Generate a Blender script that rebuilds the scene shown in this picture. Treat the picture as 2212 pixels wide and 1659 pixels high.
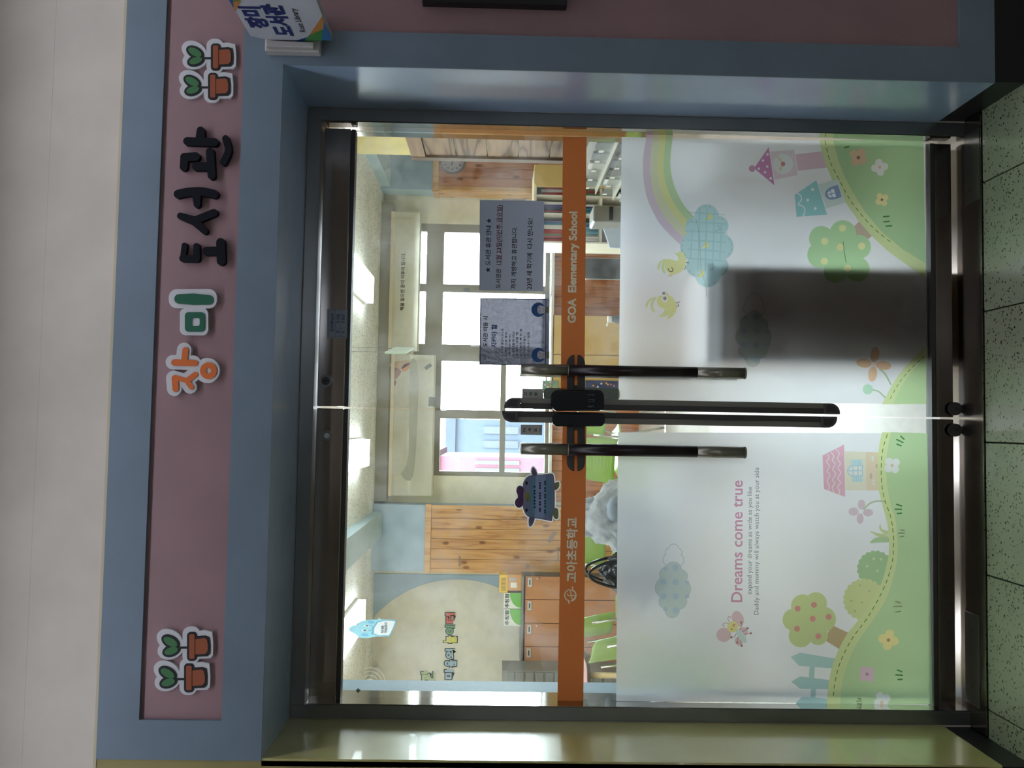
import bpy, bmesh, math, random
from math import sin, cos, pi, sqrt, atan2, hypot
from mathutils import Vector, Matrix, noise
from mathutils.geometry import delaunay_2d_cdt

random.seed(7)
S = bpy.context.scene
C = S.collection
for o in list(bpy.data.objects):
    bpy.data.objects.remove(o)

# ------------------------------------------------------------------ camera
# The photograph lies on its side: its left edge is the top of the place.
CAM = Vector((-0.0454, -2.6013, 1.4911))
F = 1800.0
def _rot(rx, ry, rz):
    return Matrix.Rotation(rz, 3, 'Z') @ Matrix.Rotation(rx, 3, 'X') @ Matrix.Rotation(ry, 3, 'Y')
RM = _rot(-0.0193, -0.01837, -0.04952)
right, fwd, up = RM.col[0].copy(), RM.col[1].copy(), RM.col[2].copy()
cd = bpy.data.cameras.new('camera')
cam = bpy.data.objects.new('camera', cd)
C.objects.link(cam)
cd.sensor_fit = 'HORIZONTAL'
cd.sensor_width = 36.0
cd.lens = F / 2212.0 * 36.0
cd.clip_start = 0.05
cd.clip_end = 200
m3 = Matrix((-up, right, -fwd)).transposed()
cam.matrix_world = Matrix.Translation(CAM) @ m3.to_4x4()
S.camera = cam

# ------------------------------------------------------------------ world, exposure
S.view_settings.view_transform = 'Standard'
S.view_settings.look = 'None'
S.view_settings.exposure = 0.0
S.view_settings.gamma = 1.0
S.view_settings.use_curve_mapping = False
W = bpy.data.worlds.new('world')
S.world = W
W.use_nodes = True
W.node_tree.nodes['Background'].inputs[0].default_value = (0.86, 0.93, 1.0, 1)
W.node_tree.nodes['Background'].inputs[1].default_value = 33.0
S.cycles.max_bounces = 10
S.cycles.diffuse_bounces = 5
S.cycles.glossy_bounces = 4
S.cycles.transmission_bounces = 6
S.cycles.transparent_max_bounces = 24
S.cycles.sample_clamp_indirect = 6.0
S.cycles.caustics_reflective = False
S.cycles.caustics_refractive = True
S.cycles.use_denoising = True

ROOM_LIGHT = 14.8       # ceiling panels of the library
HALL_LIGHT = 6.3       # assumed ceiling lamps of the corridor, out of view

# ------------------------------------------------------------------ pixel helpers (2212 x 1659 frame)
def ray(x, y):
    return right * ((829.5 - y) / F) + fwd + up * (-(x - 1106.0) / F)
def PY(x, y, Y):
    d = ray(x, y); return CAM + d * ((Y - CAM.y) / d.y)
def PX(x, y, X):
    d = ray(x, y); return CAM + d * ((X - CAM.x) / d.x)
def PZ(x, y, Z):
    d = ray(x, y); return CAM + d * ((Z - CAM.z) / d.z)
def zm(ox, oy, s):
    return lambda pts: [(ox + s * a, oy + s * b) for a, b in pts]

# ------------------------------------------------------------------ materials
def lin(c):
    c /= 255.0
    return c / 12.92 if c <= 0.04045 else ((c + 0.055) / 1.055) ** 2.4
def rgb(r, g, b):
    return (lin(r), lin(g), lin(b), 1)
_M = {}
def _new(name):
    m = bpy.data.materials.new(name); m.use_nodes = True
    nt = m.node_tree
    for n in list(nt.nodes):
        nt.nodes.remove(n)
    out = nt.nodes.new('ShaderNodeOutputMaterial')
    return m, nt, out
def _coord(nt, scale=(1, 1, 1)):
    t = nt.nodes.new('ShaderNodeTexCoord'); mp = nt.nodes.new('ShaderNodeMapping')
    mp.inputs['Scale'].default_value = scale
    nt.links.new(t.outputs['Object'], mp.inputs['Vector'])
    return mp.outputs[0]
def _noise(nt, vec, scale, detail=3, rough=.5):
    n = nt.nodes.new('ShaderNodeTexNoise')
    n.inputs['Scale'].default_value = scale; n.inputs['Detail'].default_value = detail
    n.inputs['Roughness'].default_value = rough
    nt.links.new(vec, n.inputs['Vector'])
    return n.outputs[0]
def _ramp(nt, fac, stops):
    r = nt.nodes.new('ShaderNodeValToRGB')
    while len(r.color_ramp.elements) < len(stops):
        r.color_ramp.elements.new(0.5)
    for e, (p, c) in zip(r.color_ramp.elements, stops):
        e.position = p; e.color = c
    nt.links.new(fac, r.inputs[0])
    return r.outputs[0]
def mat(name, c, rough=.6, metal=0.0, var=.06, scale=6.0, bump=0.0, bscale=60.0, spec=.5, coat=0.0):
    if name in _M: return _M[name]
    m, nt, out = _new(name)
    p = nt.nodes.new('ShaderNodeBsdfPrincipled')
    p.inputs['Roughness'].default_value = rough
    p.inputs['Metallic'].default_value = metal
    p.inputs['Specular IOR Level'].default_value = spec
    p.inputs['Coat Weight'].default_value = coat
    v = _coord(nt)
    a = rgb(*c)
    lo = tuple(x * (1 - var) for x in a[:3]) + (1,); hi = tuple(min(1, x * (1 + var)) for x in a[:3]) + (1,)
    nt.links.new(_ramp(nt, _noise(nt, v, scale), [(.3, lo), (.7, hi)]), p.inputs['Base Color'])
    if bump:
        b = nt.nodes.new('ShaderNodeBump'); b.inputs['Strength'].default_value = bump
        b.inputs['Distance'].default_value = .004
        nt.links.new(_noise(nt, v, bscale, 4), b.inputs['Height']); nt.links.new(b.outputs[0], p.inputs['Normal'])
    nt.links.new(p.outputs[0], out.inputs[0])
    _M[name] = m
    return m
def wood(name, c1, c2, axis='Z', ring=9.0, rough=.45, knots=True):
    """vertical or horizontal grain with knots"""
    if name in _M: return _M[name]
    m, nt, out = _new(name)
    p = nt.nodes.new('ShaderNodeBsdfPrincipled'); p.inputs['Roughness'].default_value = rough
    sc = {'Z': (1, 1, .09), 'X': (.09, 1, 1), 'Y': (1, .09, 1)}[axis]
    oi = nt.nodes.new('ShaderNodeObjectInfo')
    t = nt.nodes.new('ShaderNodeTexCoord')
    add = nt.nodes.new('ShaderNodeVectorMath'); add.operation = 'MULTIPLY_ADD'
    comb = nt.nodes.new('ShaderNodeCombineXYZ')
    for i in range(3): nt.links.new(oi.outputs['Random'], comb.inputs[i])
    add.inputs[1].default_value = (13, 7, 11)
    nt.links.new(comb.outputs[0], add.inputs[0]); nt.links.new(t.outputs['Object'], add.inputs[2])
    mp = nt.nodes.new('ShaderNodeMapping'); mp.inputs['Scale'].default_value = sc
    nt.links.new(add.outputs[0], mp.inputs['Vector'])
    v = mp.outputs[0]
    n1 = _noise(nt, v, ring, 2, .4)
    mul = nt.nodes.new('ShaderNodeMath'); mul.operation = 'MULTIPLY'; mul.inputs[1].default_value = 7.0
    nt.links.new(n1, mul.inputs[0])
    fr = nt.nodes.new('ShaderNodeMath'); fr.operation = 'PINGPONG'; fr.inputs[1].default_value = 1.0
    nt.links.new(mul.outputs[0], fr.inputs[0])
    a, b = rgb(*c1), rgb(*c2)
    col = _ramp(nt, fr.outputs[0], [(.0, a), (.75, tuple(.55 * x + .45 * y for x, y in zip(a, b))), (1., b)])
    if knots:
        vo = nt.nodes.new('ShaderNodeTexVoronoi'); vo.voronoi_dimensions = '2D'; vo.inputs['Scale'].default_value = 4.6
        sp = nt.nodes.new('ShaderNodeSeparateXYZ'); cb = nt.nodes.new('ShaderNodeCombineXYZ'); ad = nt.nodes.new('ShaderNodeMath')
        nt.links.new(add.outputs[0], sp.inputs[0]); nt.links.new(sp.outputs[0], ad.inputs[0]); nt.links.new(sp.outputs[1], ad.inputs[1])
        hm = nt.nodes.new('ShaderNodeMath'); hm.operation = 'MULTIPLY'; hm.inputs[1].default_value = .5
        nt.links.new(sp.outputs[2], hm.inputs[0]); nt.links.new(ad.outputs[0], cb.inputs[0]); nt.links.new(hm.outputs[0], cb.inputs[1])
        nt.links.new(cb.outputs[0], vo.inputs['Vector'])
        mx = nt.nodes.new('ShaderNodeMix'); mx.data_type = 'RGBA'; mx.blend_type = 'MULTIPLY'
        k = _ramp(nt, vo.outputs['Distance'], [(.05, (.3, .15, .08, 1)), (.1, (1, 1, 1, 1))])
        mx.inputs[0].default_value = .8
        nt.links.new(col, mx.inputs[6]); nt.links.new(k, mx.inputs[7]); col = mx.outputs[2]
    nt.links.new(col, p.inputs['Base Color'])
    nt.links.new(p.outputs[0], out.inputs[0])
    _M[name] = m
    return m
def speckle(name, base, dark, scale, thr, rough=.3, tint=None):
    if name in _M: return _M[name]
    m, nt, out = _new(name)
    p = nt.nodes.new('ShaderNodeBsdfPrincipled'); p.inputs['Roughness'].default_value = rough
    v = _coord(nt)
    vo = nt.nodes.new('ShaderNodeTexVoronoi'); vo.inputs['Scale'].default_value = scale
    warp = nt.nodes.new('ShaderNodeVectorMath'); warp.operation = 'MULTIPLY_ADD'
    nn = nt.nodes.new('ShaderNodeTexNoise'); nn.inputs['Scale'].default_value = scale * .5
    nt.links.new(v, nn.inputs['Vector'])
    warp.inputs[1].default_value = (2. / scale,) * 3
    nt.links.new(nn.outputs[1], warp.inputs[0]); nt.links.new(v, warp.inputs[2])
    nt.links.new(warp.outputs[0], vo.inputs['Vector'])
    c = _ramp(nt, vo.outputs['Distance'], [(thr * .6, rgb(*dark)), (thr, rgb(*base))])
    big = _ramp(nt, _noise(nt, v, 2.5, 4), [(.3, (.8, .82, .78, 1)), (.7, (1, 1, 1, 1))])
    mx = nt.nodes.new('ShaderNodeMix'); mx.data_type = 'RGBA'; mx.blend_type = 'MULTIPLY'; mx.inputs[0].default_value = 1
    nt.links.new(c, mx.inputs[6]); nt.links.new(big, mx.inputs[7])
    nt.links.new(mx.outputs[2], p.inputs['Base Color'])
    nt.links.new(p.outputs[0], out.inputs[0])
    _M[name] = m
    return m
def glass(name, tint=(.93, .97, .95), dirt_glare=0.02):
    if name in _M: return _M[name]
    m, nt, out = _new(name)
    tr = nt.nodes.new('ShaderNodeBsdfTransparent'); tr.inputs[0].default_value = tint + (1,)
    gl = nt.nodes.new('ShaderNodeBsdfGlossy'); gl.inputs['Roughness'].default_value = .01
    fr = nt.nodes.new('ShaderNodeFresnel'); fr.inputs[0].default_value = 1.42
    mx = nt.nodes.new('ShaderNodeMixShader')
    nt.links.new(fr.outputs[0], mx.inputs[0]); nt.links.new(tr.outputs[0], mx.inputs[1]); nt.links.new(gl.outputs[0], mx.inputs[2])
    df = nt.nodes.new('ShaderNodeBsdfTranslucent'); df.inputs[0].default_value = (.9, .92, .95, 1)
    v = _coord(nt)
    d = _ramp(nt, _noise(nt, v, 5, 6, .65), [(.45, (0, 0, 0, 1)), (.8, (dirt_glare * 3,) * 3 + (1,))])  # dust patches, made stronger to imitate the veil of glare round the windows
    mx2 = nt.nodes.new('ShaderNodeMixShader')
    nt.links.new(d, mx2.inputs[0]); nt.links.new(mx.outputs[0], mx2.inputs[1]); nt.links.new(df.outputs[0], mx2.inputs[2])
    nt.links.new(mx2.outputs[0], out.inputs[0])
    _M[name] = m
    return m
def film(name, c, front=.12, see=0.0):
    """translucent vinyl: light scatters through it; `see` is the share of blurred see-through"""
    if name in _M: return _M[name]
    m, nt, out = _new(name)
    tl = nt.nodes.new('ShaderNodeBsdfTranslucent'); df = nt.nodes.new('ShaderNodeBsdfDiffuse')
    v = _coord(nt)
    a = rgb(*c)
    col = _ramp(nt, _noise(nt, v, 3.0, 5), [(.25, tuple(x * .94 for x in a[:3]) + (1,)), (.75, a)])
    nt.links.new(col, tl.inputs[0]); nt.links.new(col, df.inputs[0])
    mx = nt.nodes.new('ShaderNodeMixShader'); mx.inputs[0].default_value = front
    nt.links.new(tl.outputs[0], mx.inputs[1]); nt.links.new(df.outputs[0], mx.inputs[2])
    last = mx
    if see:
        rf = nt.nodes.new('ShaderNodeBsdfRefraction'); rf.inputs['Roughness'].default_value = .55; rf.inputs['IOR'].default_value = 1.3
        nt.links.new(col, rf.inputs[0])
        m2 = nt.nodes.new('ShaderNodeMixShader'); m2.inputs[0].default_value = see
        nt.links.new(mx.outputs[0], m2.inputs[1]); nt.links.new(rf.outputs[0], m2.inputs[2]); last = m2
    nt.links.new(last.outputs[0], out.inputs[0])
    _M[name] = m
    return m
def ink(name, c):
    if name in _M: return _M[name]
    m, nt, out = _new(name)
    tr = nt.nodes.new('ShaderNodeBsdfTransparent')
    v = _coord(nt); a = rgb(*c)
    nt.links.new(_ramp(nt, _noise(nt, v, 8), [(.3, tuple(x * .95 for x in a[:3]) + (1,)), (.7, a)]), tr.inputs[0])
    nt.links.new(tr.outputs[0], out.inputs[0])
    _M[name] = m
    return m
def clearish(name, c, alpha, rough=.2):
    if name in _M: return _M[name]
    m, nt, out = _new(name)
    tr = nt.nodes.new('ShaderNodeBsdfTransparent')
    p = nt.nodes.new('ShaderNodeBsdfPrincipled'); p.inputs['Roughness'].default_value = rough
    v = _coord(nt); a = rgb(*c)
    nt.links.new(_ramp(nt, _noise(nt, v, 9), [(.3, tuple(x * .9 for x in a[:3]) + (1,)), (.7, a)]), p.inputs['Base Color'])
    mx = nt.nodes.new('ShaderNodeMixShader'); mx.inputs[0].default_value = alpha
    nt.links.new(tr.outputs[0], mx.inputs[1]); nt.links.new(p.outputs[0], mx.inputs[2])
    nt.links.new(mx.outputs[0], out.inputs[0])
    _M[name] = m
    return m
def glow(name, c, s):
    if name in _M: return _M[name]
    m, nt, out = _new(name)
    e = nt.nodes.new('ShaderNodeEmission'); e.inputs[0].default_value = rgb(*c); e.inputs[1].default_value = s
    nt.links.new(e.outputs[0], out.inputs[0])
    _M[name] = m
    return m

# ------------------------------------------------------------------ object helpers
def tag(o, label=None, cat=None, group=None, kind=None):
    if label: o['label'] = label
    if cat: o['category'] = cat
    if group: o['group'] = group
    if kind: o['kind'] = kind
    return o
def link(name, me, m, parent=None, loc=(0, 0, 0), ang=0.0):
    o = bpy.data.objects.new(name, me)
    C.objects.link(o)
    if m: 
        me.materials.clear(); me.materials.append(m)
    if parent: o.parent = parent
    else:
        o.location = loc; o.rotation_euler = (0, 0, ang)
    return o
class Th:
    """a thing: an Empty at its base; children use its local frame (x along, -y towards the viewer, z up)"""
    def __init__(s, name, label, cat, loc=(0, 0, 0), ang=0.0, group=None, kind=None):
        s.loc = Vector(loc); s.ang = ang
        s.o = bpy.data.objects.new(name, None); C.objects.link(s.o)
        s.o.empty_display_size = .05
        s.o.location = loc; s.o.rotation_euler = (0, 0, ang)
        tag(s.o, label, cat, group, kind)
        s.R = Matrix.Rotation(-ang, 3, 'Z')
    def uv(s, p, yl=0.0):
        d = s.R @ ray(*p); c = s.R @ (CAM - s.loc)
        q = c + d * ((yl - c.y) / d.y)
        return (q.x, q.z)
    def uvs(s, pts, yl=0.0):
        return [s.uv(p, yl) for p in pts]
class Bm:
    def __init__(s): s.b = bmesh.new()
    def box(s, x0, x1, y0, y1, z0, z1):
        v = [s.b.verts.new((x, y, z)) for x in (x0, x1) for y in (y0, y1) for z in (z0, z1)]
        for f in ((0, 1, 3, 2), (4, 6, 7, 5), (0, 4, 5, 1), (2, 3, 7, 6), (0, 2, 6, 4), (1, 5, 7, 3)):
            s.b.faces.new([v[i] for i in f])
        return s
    def tube(s, pts, r, n=10, cap=True):
        pts = [Vector(p) for p in pts]; rings = []
        for i, p in enumerate(pts):
            t = (pts[min(i + 1, len(pts) - 1)] - pts[max(i - 1, 0)]).normalized()
            a = t.orthogonal() if abs(t.z) > .9 else t.cross(Vector((0, 0, 1)))
            a.normalize(); c = t.cross(a)
            rr = r[i] if isinstance(r, (list, tuple)) else r
            rings.append([s.b.verts.new(p + (a * cos(2 * pi * k / n) + c * sin(2 * pi * k / n)) * rr) for k in range(n)])
        for i in range(len(rings) - 1):
            a0, b0 = rings[i], rings[i + 1]
            best = min(range(n), key=lambda q: (a0[0].co - b0[q].co).length)
            for k in range(n):
                s.b.faces.new((a0[k], a0[(k + 1) % n], b0[(k + 1 + best) % n], b0[(k + best) % n]))
        if cap:
            s.b.faces.new(rings[0][::-1]); s.b.faces.new(rings[-1])
        return s
    def prism(s, poly, y0, y1):
        """polygon in x,z extruded along y"""
        n = len(poly)
        A = [s.b.verts.new((p[0], y0, p[1])) for p in poly]; B = [s.b.verts.new((p[0], y1, p[1])) for p in poly]
        s.b.faces.new(A); s.b.faces.new(B[::-1])
        for i in range(n): s.b.faces.new((A[i], B[i], B[(i + 1) % n], A[(i + 1) % n]))
        return s
    def prism_z(s, poly, z0, z1):
        n = len(poly)
        A = [s.b.verts.new((p[0], p[1], z0)) for p in poly]; B = [s.b.verts.new((p[0], p[1], z1)) for p in poly]
        s.b.faces.new(A); s.b.faces.new(B[::-1])
        for i in range(n): s.b.faces.new((A[i], B[i], B[(i + 1) % n], A[(i + 1) % n]))
        return s
    def ball(s, c, r, sub=2):
        m = Matrix.Translation(c) @ (Matrix.Diagonal((*r, 1)) if isinstance(r, tuple) else Matrix.Scale(r, 4))
        bmesh.ops.create_icosphere(s.b, subdivisions=sub, radius=1, matrix=m); return s
    def out(s, name, m, parent=None, loc=(0, 0, 0), ang=0.0, bevel=0.0, seg=2, smooth=False):
        bmesh.ops.recalc_face_normals(s.b, faces=s.b.faces)
        if bevel:
            ed = [e for e in s.b.edges if len(e.link_faces) == 2 and e.calc_face_angle(0) > .6]
            bmesh.ops.bevel(s.b, geom=ed, offset=bevel, segments=seg, profile=.5, affect='EDGES')
        me = bpy.data.meshes.new(name); s.b.to_mesh(me); s.b.free()
        if smooth:
            for p in me.polygons: p.use_smooth = True
        return link(name, me, m, parent, loc, ang)

def area2(p):
    return sum(p[i][0] * p[(i + 1) % len(p)][1] - p[(i + 1) % len(p)][0] * p[i][1] for i in range(len(p)))
def ccw(p):
    return p if area2(p) > 0 else p[::-1]
def circ(c, r, n=28, ry=None, rot=0.0):
    ry = ry or r
    return [(c[0] + cos(rot) * r * cos(2 * pi * k / n) - sin(rot) * ry * sin(2 * pi * k / n),
             c[1] + sin(rot) * r * cos(2 * pi * k / n) + cos(rot) * ry * sin(2 * pi * k / n)) for k in range(n)]
def rrect(x0, y0, x1, y1, r, n=6):
    o = []
    for cx, cy, a in ((x1 - r, y1 - r, 0), (x0 + r, y1 - r, 90), (x0 + r, y0 + r, 180), (x1 - r, y0 + r, 270)):
        for k in range(n + 1):
            t = math.radians(a + 90 * k / n); o.append((cx + r * cos(t), cy + r * sin(t)))
    return o
def smooth(pts, n=4, closed=False):
    o = []; L = len(pts)
    for i in range(L if closed else L - 1):
        g = (lambda j: pts[j % L]) if closed else (lambda j: pts[max(0, min(L - 1, j))])
        p0, p1, p2, p3 = g(i - 1), g(i), g(i + 1), g(i + 2)
        for k in range(n):
            t = k / n
            o.append(tuple(.5 * (2 * p1[a] + (p2[a] - p0[a]) * t + (2 * p0[a] - 5 * p1[a] + 4 * p2[a] - p3[a]) * t * t
                                 + (3 * p1[a] - p0[a] - 3 * p2[a] + p3[a]) * t ** 3) for a in (0, 1)))
    if not closed: o.append(pts[-1])
    return o
def strokes(pts, w, cap=True):
    """list of polygons covering a thick line (quads + round joints)"""
    o = []
    ws = w if isinstance(w, (list, tuple)) else [w] * len(pts)
    for i in range(len(pts) - 1):
        (x0, y0), (x1, y1) = pts[i], pts[i + 1]
        L = hypot(x1 - x0, y1 - y0) or 1e-9
        nx, ny = -(y1 - y0) / L, (x1 - x0) / L
        a, b = ws[i] / 2, ws[i + 1] / 2
        o.append([(x0 + nx * a, y0 + ny * a), (x1 + nx * b, y1 + ny * b), (x1 - nx * b, y1 - ny * b), (x0 - nx * a, y0 - ny * a)])
    for i, p in enumerate(pts):
        if cap or 0 < i < len(pts) - 1:
            o.append(circ(p, ws[i] / 2, 16, rot=.13))
    return o
def cdt(layers):
    """painter's order -> list of triangle lists, one per layer (topmost wins)"""
    vs, fs, own = [], [], []
    for li, polys in enumerate(layers):
        for p in polys:
            q = []
            for a in p:
                if not q or hypot(a[0] - q[-1][0], a[1] - q[-1][1]) > 1e-7: q.append(a)
            if hypot(q[0][0] - q[-1][0], q[0][1] - q[-1][1]) < 1e-7: q.pop()
            if len(q) < 3 or abs(area2(q)) < 1e-12: continue
            q = ccw(q)
            fs.append(list(range(len(vs), len(vs) + len(q)))); vs += [Vector(a) for a in q]; own.append(li)
    V, E_, Fc, _, _, of = delaunay_2d_cdt(vs, [], fs, 1, 1e-7)
    res = [[] for _ in layers]
    for f, o in zip(Fc, of):
        if o: res[max(own[k] for k in o)].append(f)
    return V, res
def tri_mesh(name, V, tris, y, thick=0.0):
    idx = {}; verts = []; faces = []
    for f in tris:
        g = []
        for i in f:
            if i not in idx: idx[i] = len(verts); verts.append((V[i][0], y, V[i][1]))
            g.append(idx[i])
        faces.append(g)
    me = bpy.data.meshes.new(name)
    if not thick:
        me.from_pydata(verts, [], faces); return me
    n = len(verts)
    cnt = {}
    for f in faces:
        for i in range(len(f)):
            cnt[(f[i], f[(i + 1) % len(f)])] = 1
    V2 = verts + [(a, y + thick, c) for a, b, c in verts]
    F2 = [f for f in faces] + [[i + n for i in f[::-1]] for f in faces]
    for (a, b) in cnt:
        if (b, a) not in cnt: F2.append([b, a, a + n, b + n])
    me.from_pydata(V2, [], F2)
    return me
def plate(name, polys, m, parent=None, y=0.0, thick=.001, loc=(0, 0, 0), ang=0.0):
    """union of polygons (local x,z) as a plate from y to y+thick"""
    V, r = cdt([polys])
    return link(name, tri_mesh(name, V, r[0], y, thick), m, parent, loc, ang)
def font_mesh(name, body, bold=0.0, ext=0.0):
    cu = bpy.data.curves.new('text', 'FONT'); cu.body = body; cu.offset = bold; cu.resolution_u = 3; cu.extrude = ext
    t = bpy.data.objects.new('text', cu)
    me = bpy.data.meshes.new_from_object(t)
    bpy.data.objects.remove(t); bpy.data.curves.remove(cu)
    me.name = name
    return me
def text(name, body, left, right_x, m, parent, y=0.0, height=None, bold=0.0, mirror=False, shear=0.0, loc=(0, 0, 0)):
    """text standing in local x,z: left=(x,z) of the baseline start, right_x its right end"""
    me = font_mesh(name, body, bold)
    xs = [v.co.x for v in me.vertices]; ys = [v.co.y for v in me.vertices]
    s = (right_x - left[0]) / (max(xs) - min(xs))
    sy = s if height is None else height / (max(ys) - min(ys))
    y0 = 0 if height is None else min(ys)
    x0 = min(xs)
    for v in me.vertices:
        a = (v.co.x - x0) * s
        if mirror: a = (right_x - left[0]) - a
        b = (v.co.y - y0) * sy
        v.co = Vector((left[0] + a + shear * b, y, left[1] + b))
    return link(name, me, m, parent, loc)
def copy_tree(o, parent=None, delta=Vector((0, 0, 0))):
    c = o.copy(); C.objects.link(c); c.parent = parent
    if parent is None: c.location = o.location + delta
    for ch in o.children: copy_tree(ch, c)
    return c
def struct(name, bm, m, **k):
    return tag(bm.out(name, m, **k), kind='structure')

# ------------------------------------------------------------------ key measures
HW, ZT, ZB, YF = .95, 2.1017, .09, -.309      # opening half width, top, base height, front of the corridor wall
YI = .15                                       # inner face of the door wall
YB, ZC = 6.05, 2.70                            # back wall and ceiling of the library
GY = .062                                      # glass plane

M_blue = mat('blue paint', (111, 127, 141), .55, bump=.08, bscale=160)
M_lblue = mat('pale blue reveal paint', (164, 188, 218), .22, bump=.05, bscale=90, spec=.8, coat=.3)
M_pink = mat('pink paint', (149, 118, 121), .55, bump=.08, bscale=160)
M_yel = mat('mustard paint', (188, 182, 116), .24, bump=.05, spec=.8, coat=.3)
M_white = mat('white plaster', (208, 199, 186), .8, bump=.1)
M_black = mat('black base paint', (16, 17, 19), .4)
M_steel = mat('satin steel', (128, 130, 130), .3, .85, var=.12, scale=3)
M_mirror = mat('polished steel', (170, 165, 158), .06, 1.0, var=.08, scale=2)
M_rail = mat('polished rail steel', (158, 152, 146), .16, 1.0, var=.15, scale=3)
M_dark = mat('dark anodised metal', (66, 62, 60), .45, .3)
M_beige = mat('beige wall', (210, 204, 186), .7, bump=.05)
M_room = mat('cream wall', (226, 218, 192), .7)
M_rblue = mat('grey blue wall', (160, 178, 190), .65)
M_pblue = mat('powder blue paint', (178, 200, 204), .6)
M_ceil = speckle('speckled ceiling board', (248, 245, 234), (150, 144, 124), 34, .3, .8)
M_terr = speckle('green grey terrazzo', (160, 166, 140), (52, 54, 44), 85, .30, .22)

# ================================================================== SETTING: corridor side
b = Bm()
XP = PY(1400, 84, YF).x                        # left edge of the big pink field
ZP = PY(2073, 60, YF).z
ZA, ZBb, ZCc = 2.54, 2.43, 2.211
XL, XR = -.955, 2.6
XPL = -.8505
b.box(XL, XR, YF, YF + .004, ZBb, ZA); b.box(XL, XPL, YF, -.29, ZCc, ZBb); b.box(XL, XP, YF, YF + .004, ZT, ZCc)
b.box(HW, XP, YF, YF + .004, ZB, ZT); b.box(XP, XR, YF, -.29, ZB, ZP)
b.box(XL, XR, YF + .004, -.29, ZBb, ZBb + .03)
struct('wall_panel_blue', b, M_blue)
b = Bm(); b.box(XPL, XP, YF + .009, -.29, ZCc, ZBb); b.box(XP, XR, YF + .009, -.29, ZP, ZBb)
struct('wall_panel_pink', b, M_pink)
b = Bm(); b.box(-4.5, 5.0, -.289, YI, ZT + .0205, 3.0); b.box(-HW, HW, .001, YI, ZT - .0004, ZT + .0205); b.box(-4.5, -HW - .02, -.289, YI, 0, 2.1); b.box(HW + .02, 5.0, -.289, YI, 0, 2.1)
b.box(-HW - .02, -HW + .0005, .001, YI, 0, 2.1); b.box(HW - .0005, HW + .02, .001, YI, 0, 2.1)
struct('wall_front', b, M_white)
b = Bm(); b.box(-4.5, XL - .001, YF + .004, -.289, ZB, ZA); struct('wall_yellow', b, mat('dull mustard paint', (150, 138, 84), .6, bump=.05))
b = Bm(); b.box(-4.5, XR, YF + .002, -.289, ZA, ZA + .008); struct('trim_1', b, mat('trim bead', (190, 180, 150), .5))
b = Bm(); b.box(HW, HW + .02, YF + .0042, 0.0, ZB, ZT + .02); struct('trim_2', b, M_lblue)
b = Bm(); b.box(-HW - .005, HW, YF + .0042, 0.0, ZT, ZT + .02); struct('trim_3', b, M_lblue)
b = Bm(); b.box(-HW - .02, -HW, YF + .004, 0.0, ZB, ZT + .0); struct('trim_4', b, M_yel)
b = Bm(); b.box(HW + .004, 5.0, YF + .006, 0, 0, ZB); struct('baseboard_right', b, M_black)
b = Bm(); b.box(-4.5, -HW - .004, YF + .006, 0, 0, ZB); struct('baseboard_left', b, M_black)
b = Bm(); b.box(-4.5, 5.0, -.2893, -.2885, 2.745, 2.7462); struct('trim_6', b, mat('plaster joint', (196, 188, 176), .8))
# corridor shell
b = Bm(); b.box(-4.5, 5.0, -4.6, YI, -.1, -.012); fl = struct('floor', b, mat('dark joint grout', (40, 42, 38), .8))
xs = [PZ(2200, y, 0).x for y in (355, 648, 958, 1260, 1570)]
t0, tw = xs[2], (xs[0] - xs[4]) / 4
tile = None
for i in range(-5, 6):
    for j in range(0, 6):
        y1 = -.092 - j * tw
        if tile is None:
            tb = Bm(); tb.box(.002, tw - .002, -tw + .002, 0, -.012, 0)
            tile = tb.out('floor_tile', M_terr, fl, bevel=.0015, seg=1); o = tile
        else:
            o = tile.copy(); C.objects.link(o)
        o.parent = fl; o.location = (t0 + i * tw, y1, 0)
b = Bm(); b.box(-4.5, 5.0, -4.7, -4.6, 0, 3.0); struct('wall_back', b, mat('corridor wall', (196, 190, 180), .8))
b = Bm(); b.box(-4.6, -4.5, -4.7, YI, 0, 3.0); struct('wall_left', b, mat('corridor wall', (196, 190, 180), .8))
b = Bm(); b.box(5.0, 5.1, -4.7, YI, 0, 3.0); struct('wall_right', b, mat('corridor wall', (196, 190, 180), .8))
b = Bm(); b.box(-4.6, 5.1, -4.7, YI, 3.0, 3.1); struct('ceiling_corridor', b, mat('corridor ceiling', (190, 186, 178), .8))
# assumed corridor ceiling lamps, unseen, placed to light the sign wall
for k in range(4):
    lamp = Th('unseen_ceiling_light', 'long white assumed corridor ceiling lamp out of view, ' + ('leftmost of the row', 'second from the left', 'third from the left', 'rightmost of the row')[k] + ' along the sign wall', 'ceiling light', (-2.3 + 1.55 * k, -.8, 3.0), group='assumed corridor ceiling lamps')
    b = Bm(); b.box(-.74, .74, -.11, .11, -.04, 0); b.out('housing', mat('lamp housing', (220, 220, 218), .4), lamp.o)
    b = Bm(); b.box(-.72, .72, -.1, .1, -.045, -.0405); b.out('diffuser', glow('assumed lamp glow', (236, 240, 255), HALL_LIGHT), lamp.o)

for k in range(3):  # unseen rear row, added to brighten the reflections in the door rails
    lamp = Th('unseen_ceiling_light', 'added unseen fill lamp behind the camera, ' + ('on the left', 'in the middle', 'on the right')[k], 'ceiling light', (-2.4 + 2.6 * k, -3.5, 3.0), group='added rear fill lamps')
    b = Bm(); b.box(-.74, .74, -.11, .11, -.04, 0); b.out('housing', mat('lamp housing', (220, 220, 218), .4), lamp.o)
    b = Bm(); b.box(-.72, .72, -.1, .1, -.045, -.0405); b.out('diffuser', glow('rear fill lamp glow', (255, 244, 232), HALL_LIGHT * .35), lamp.o)

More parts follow.
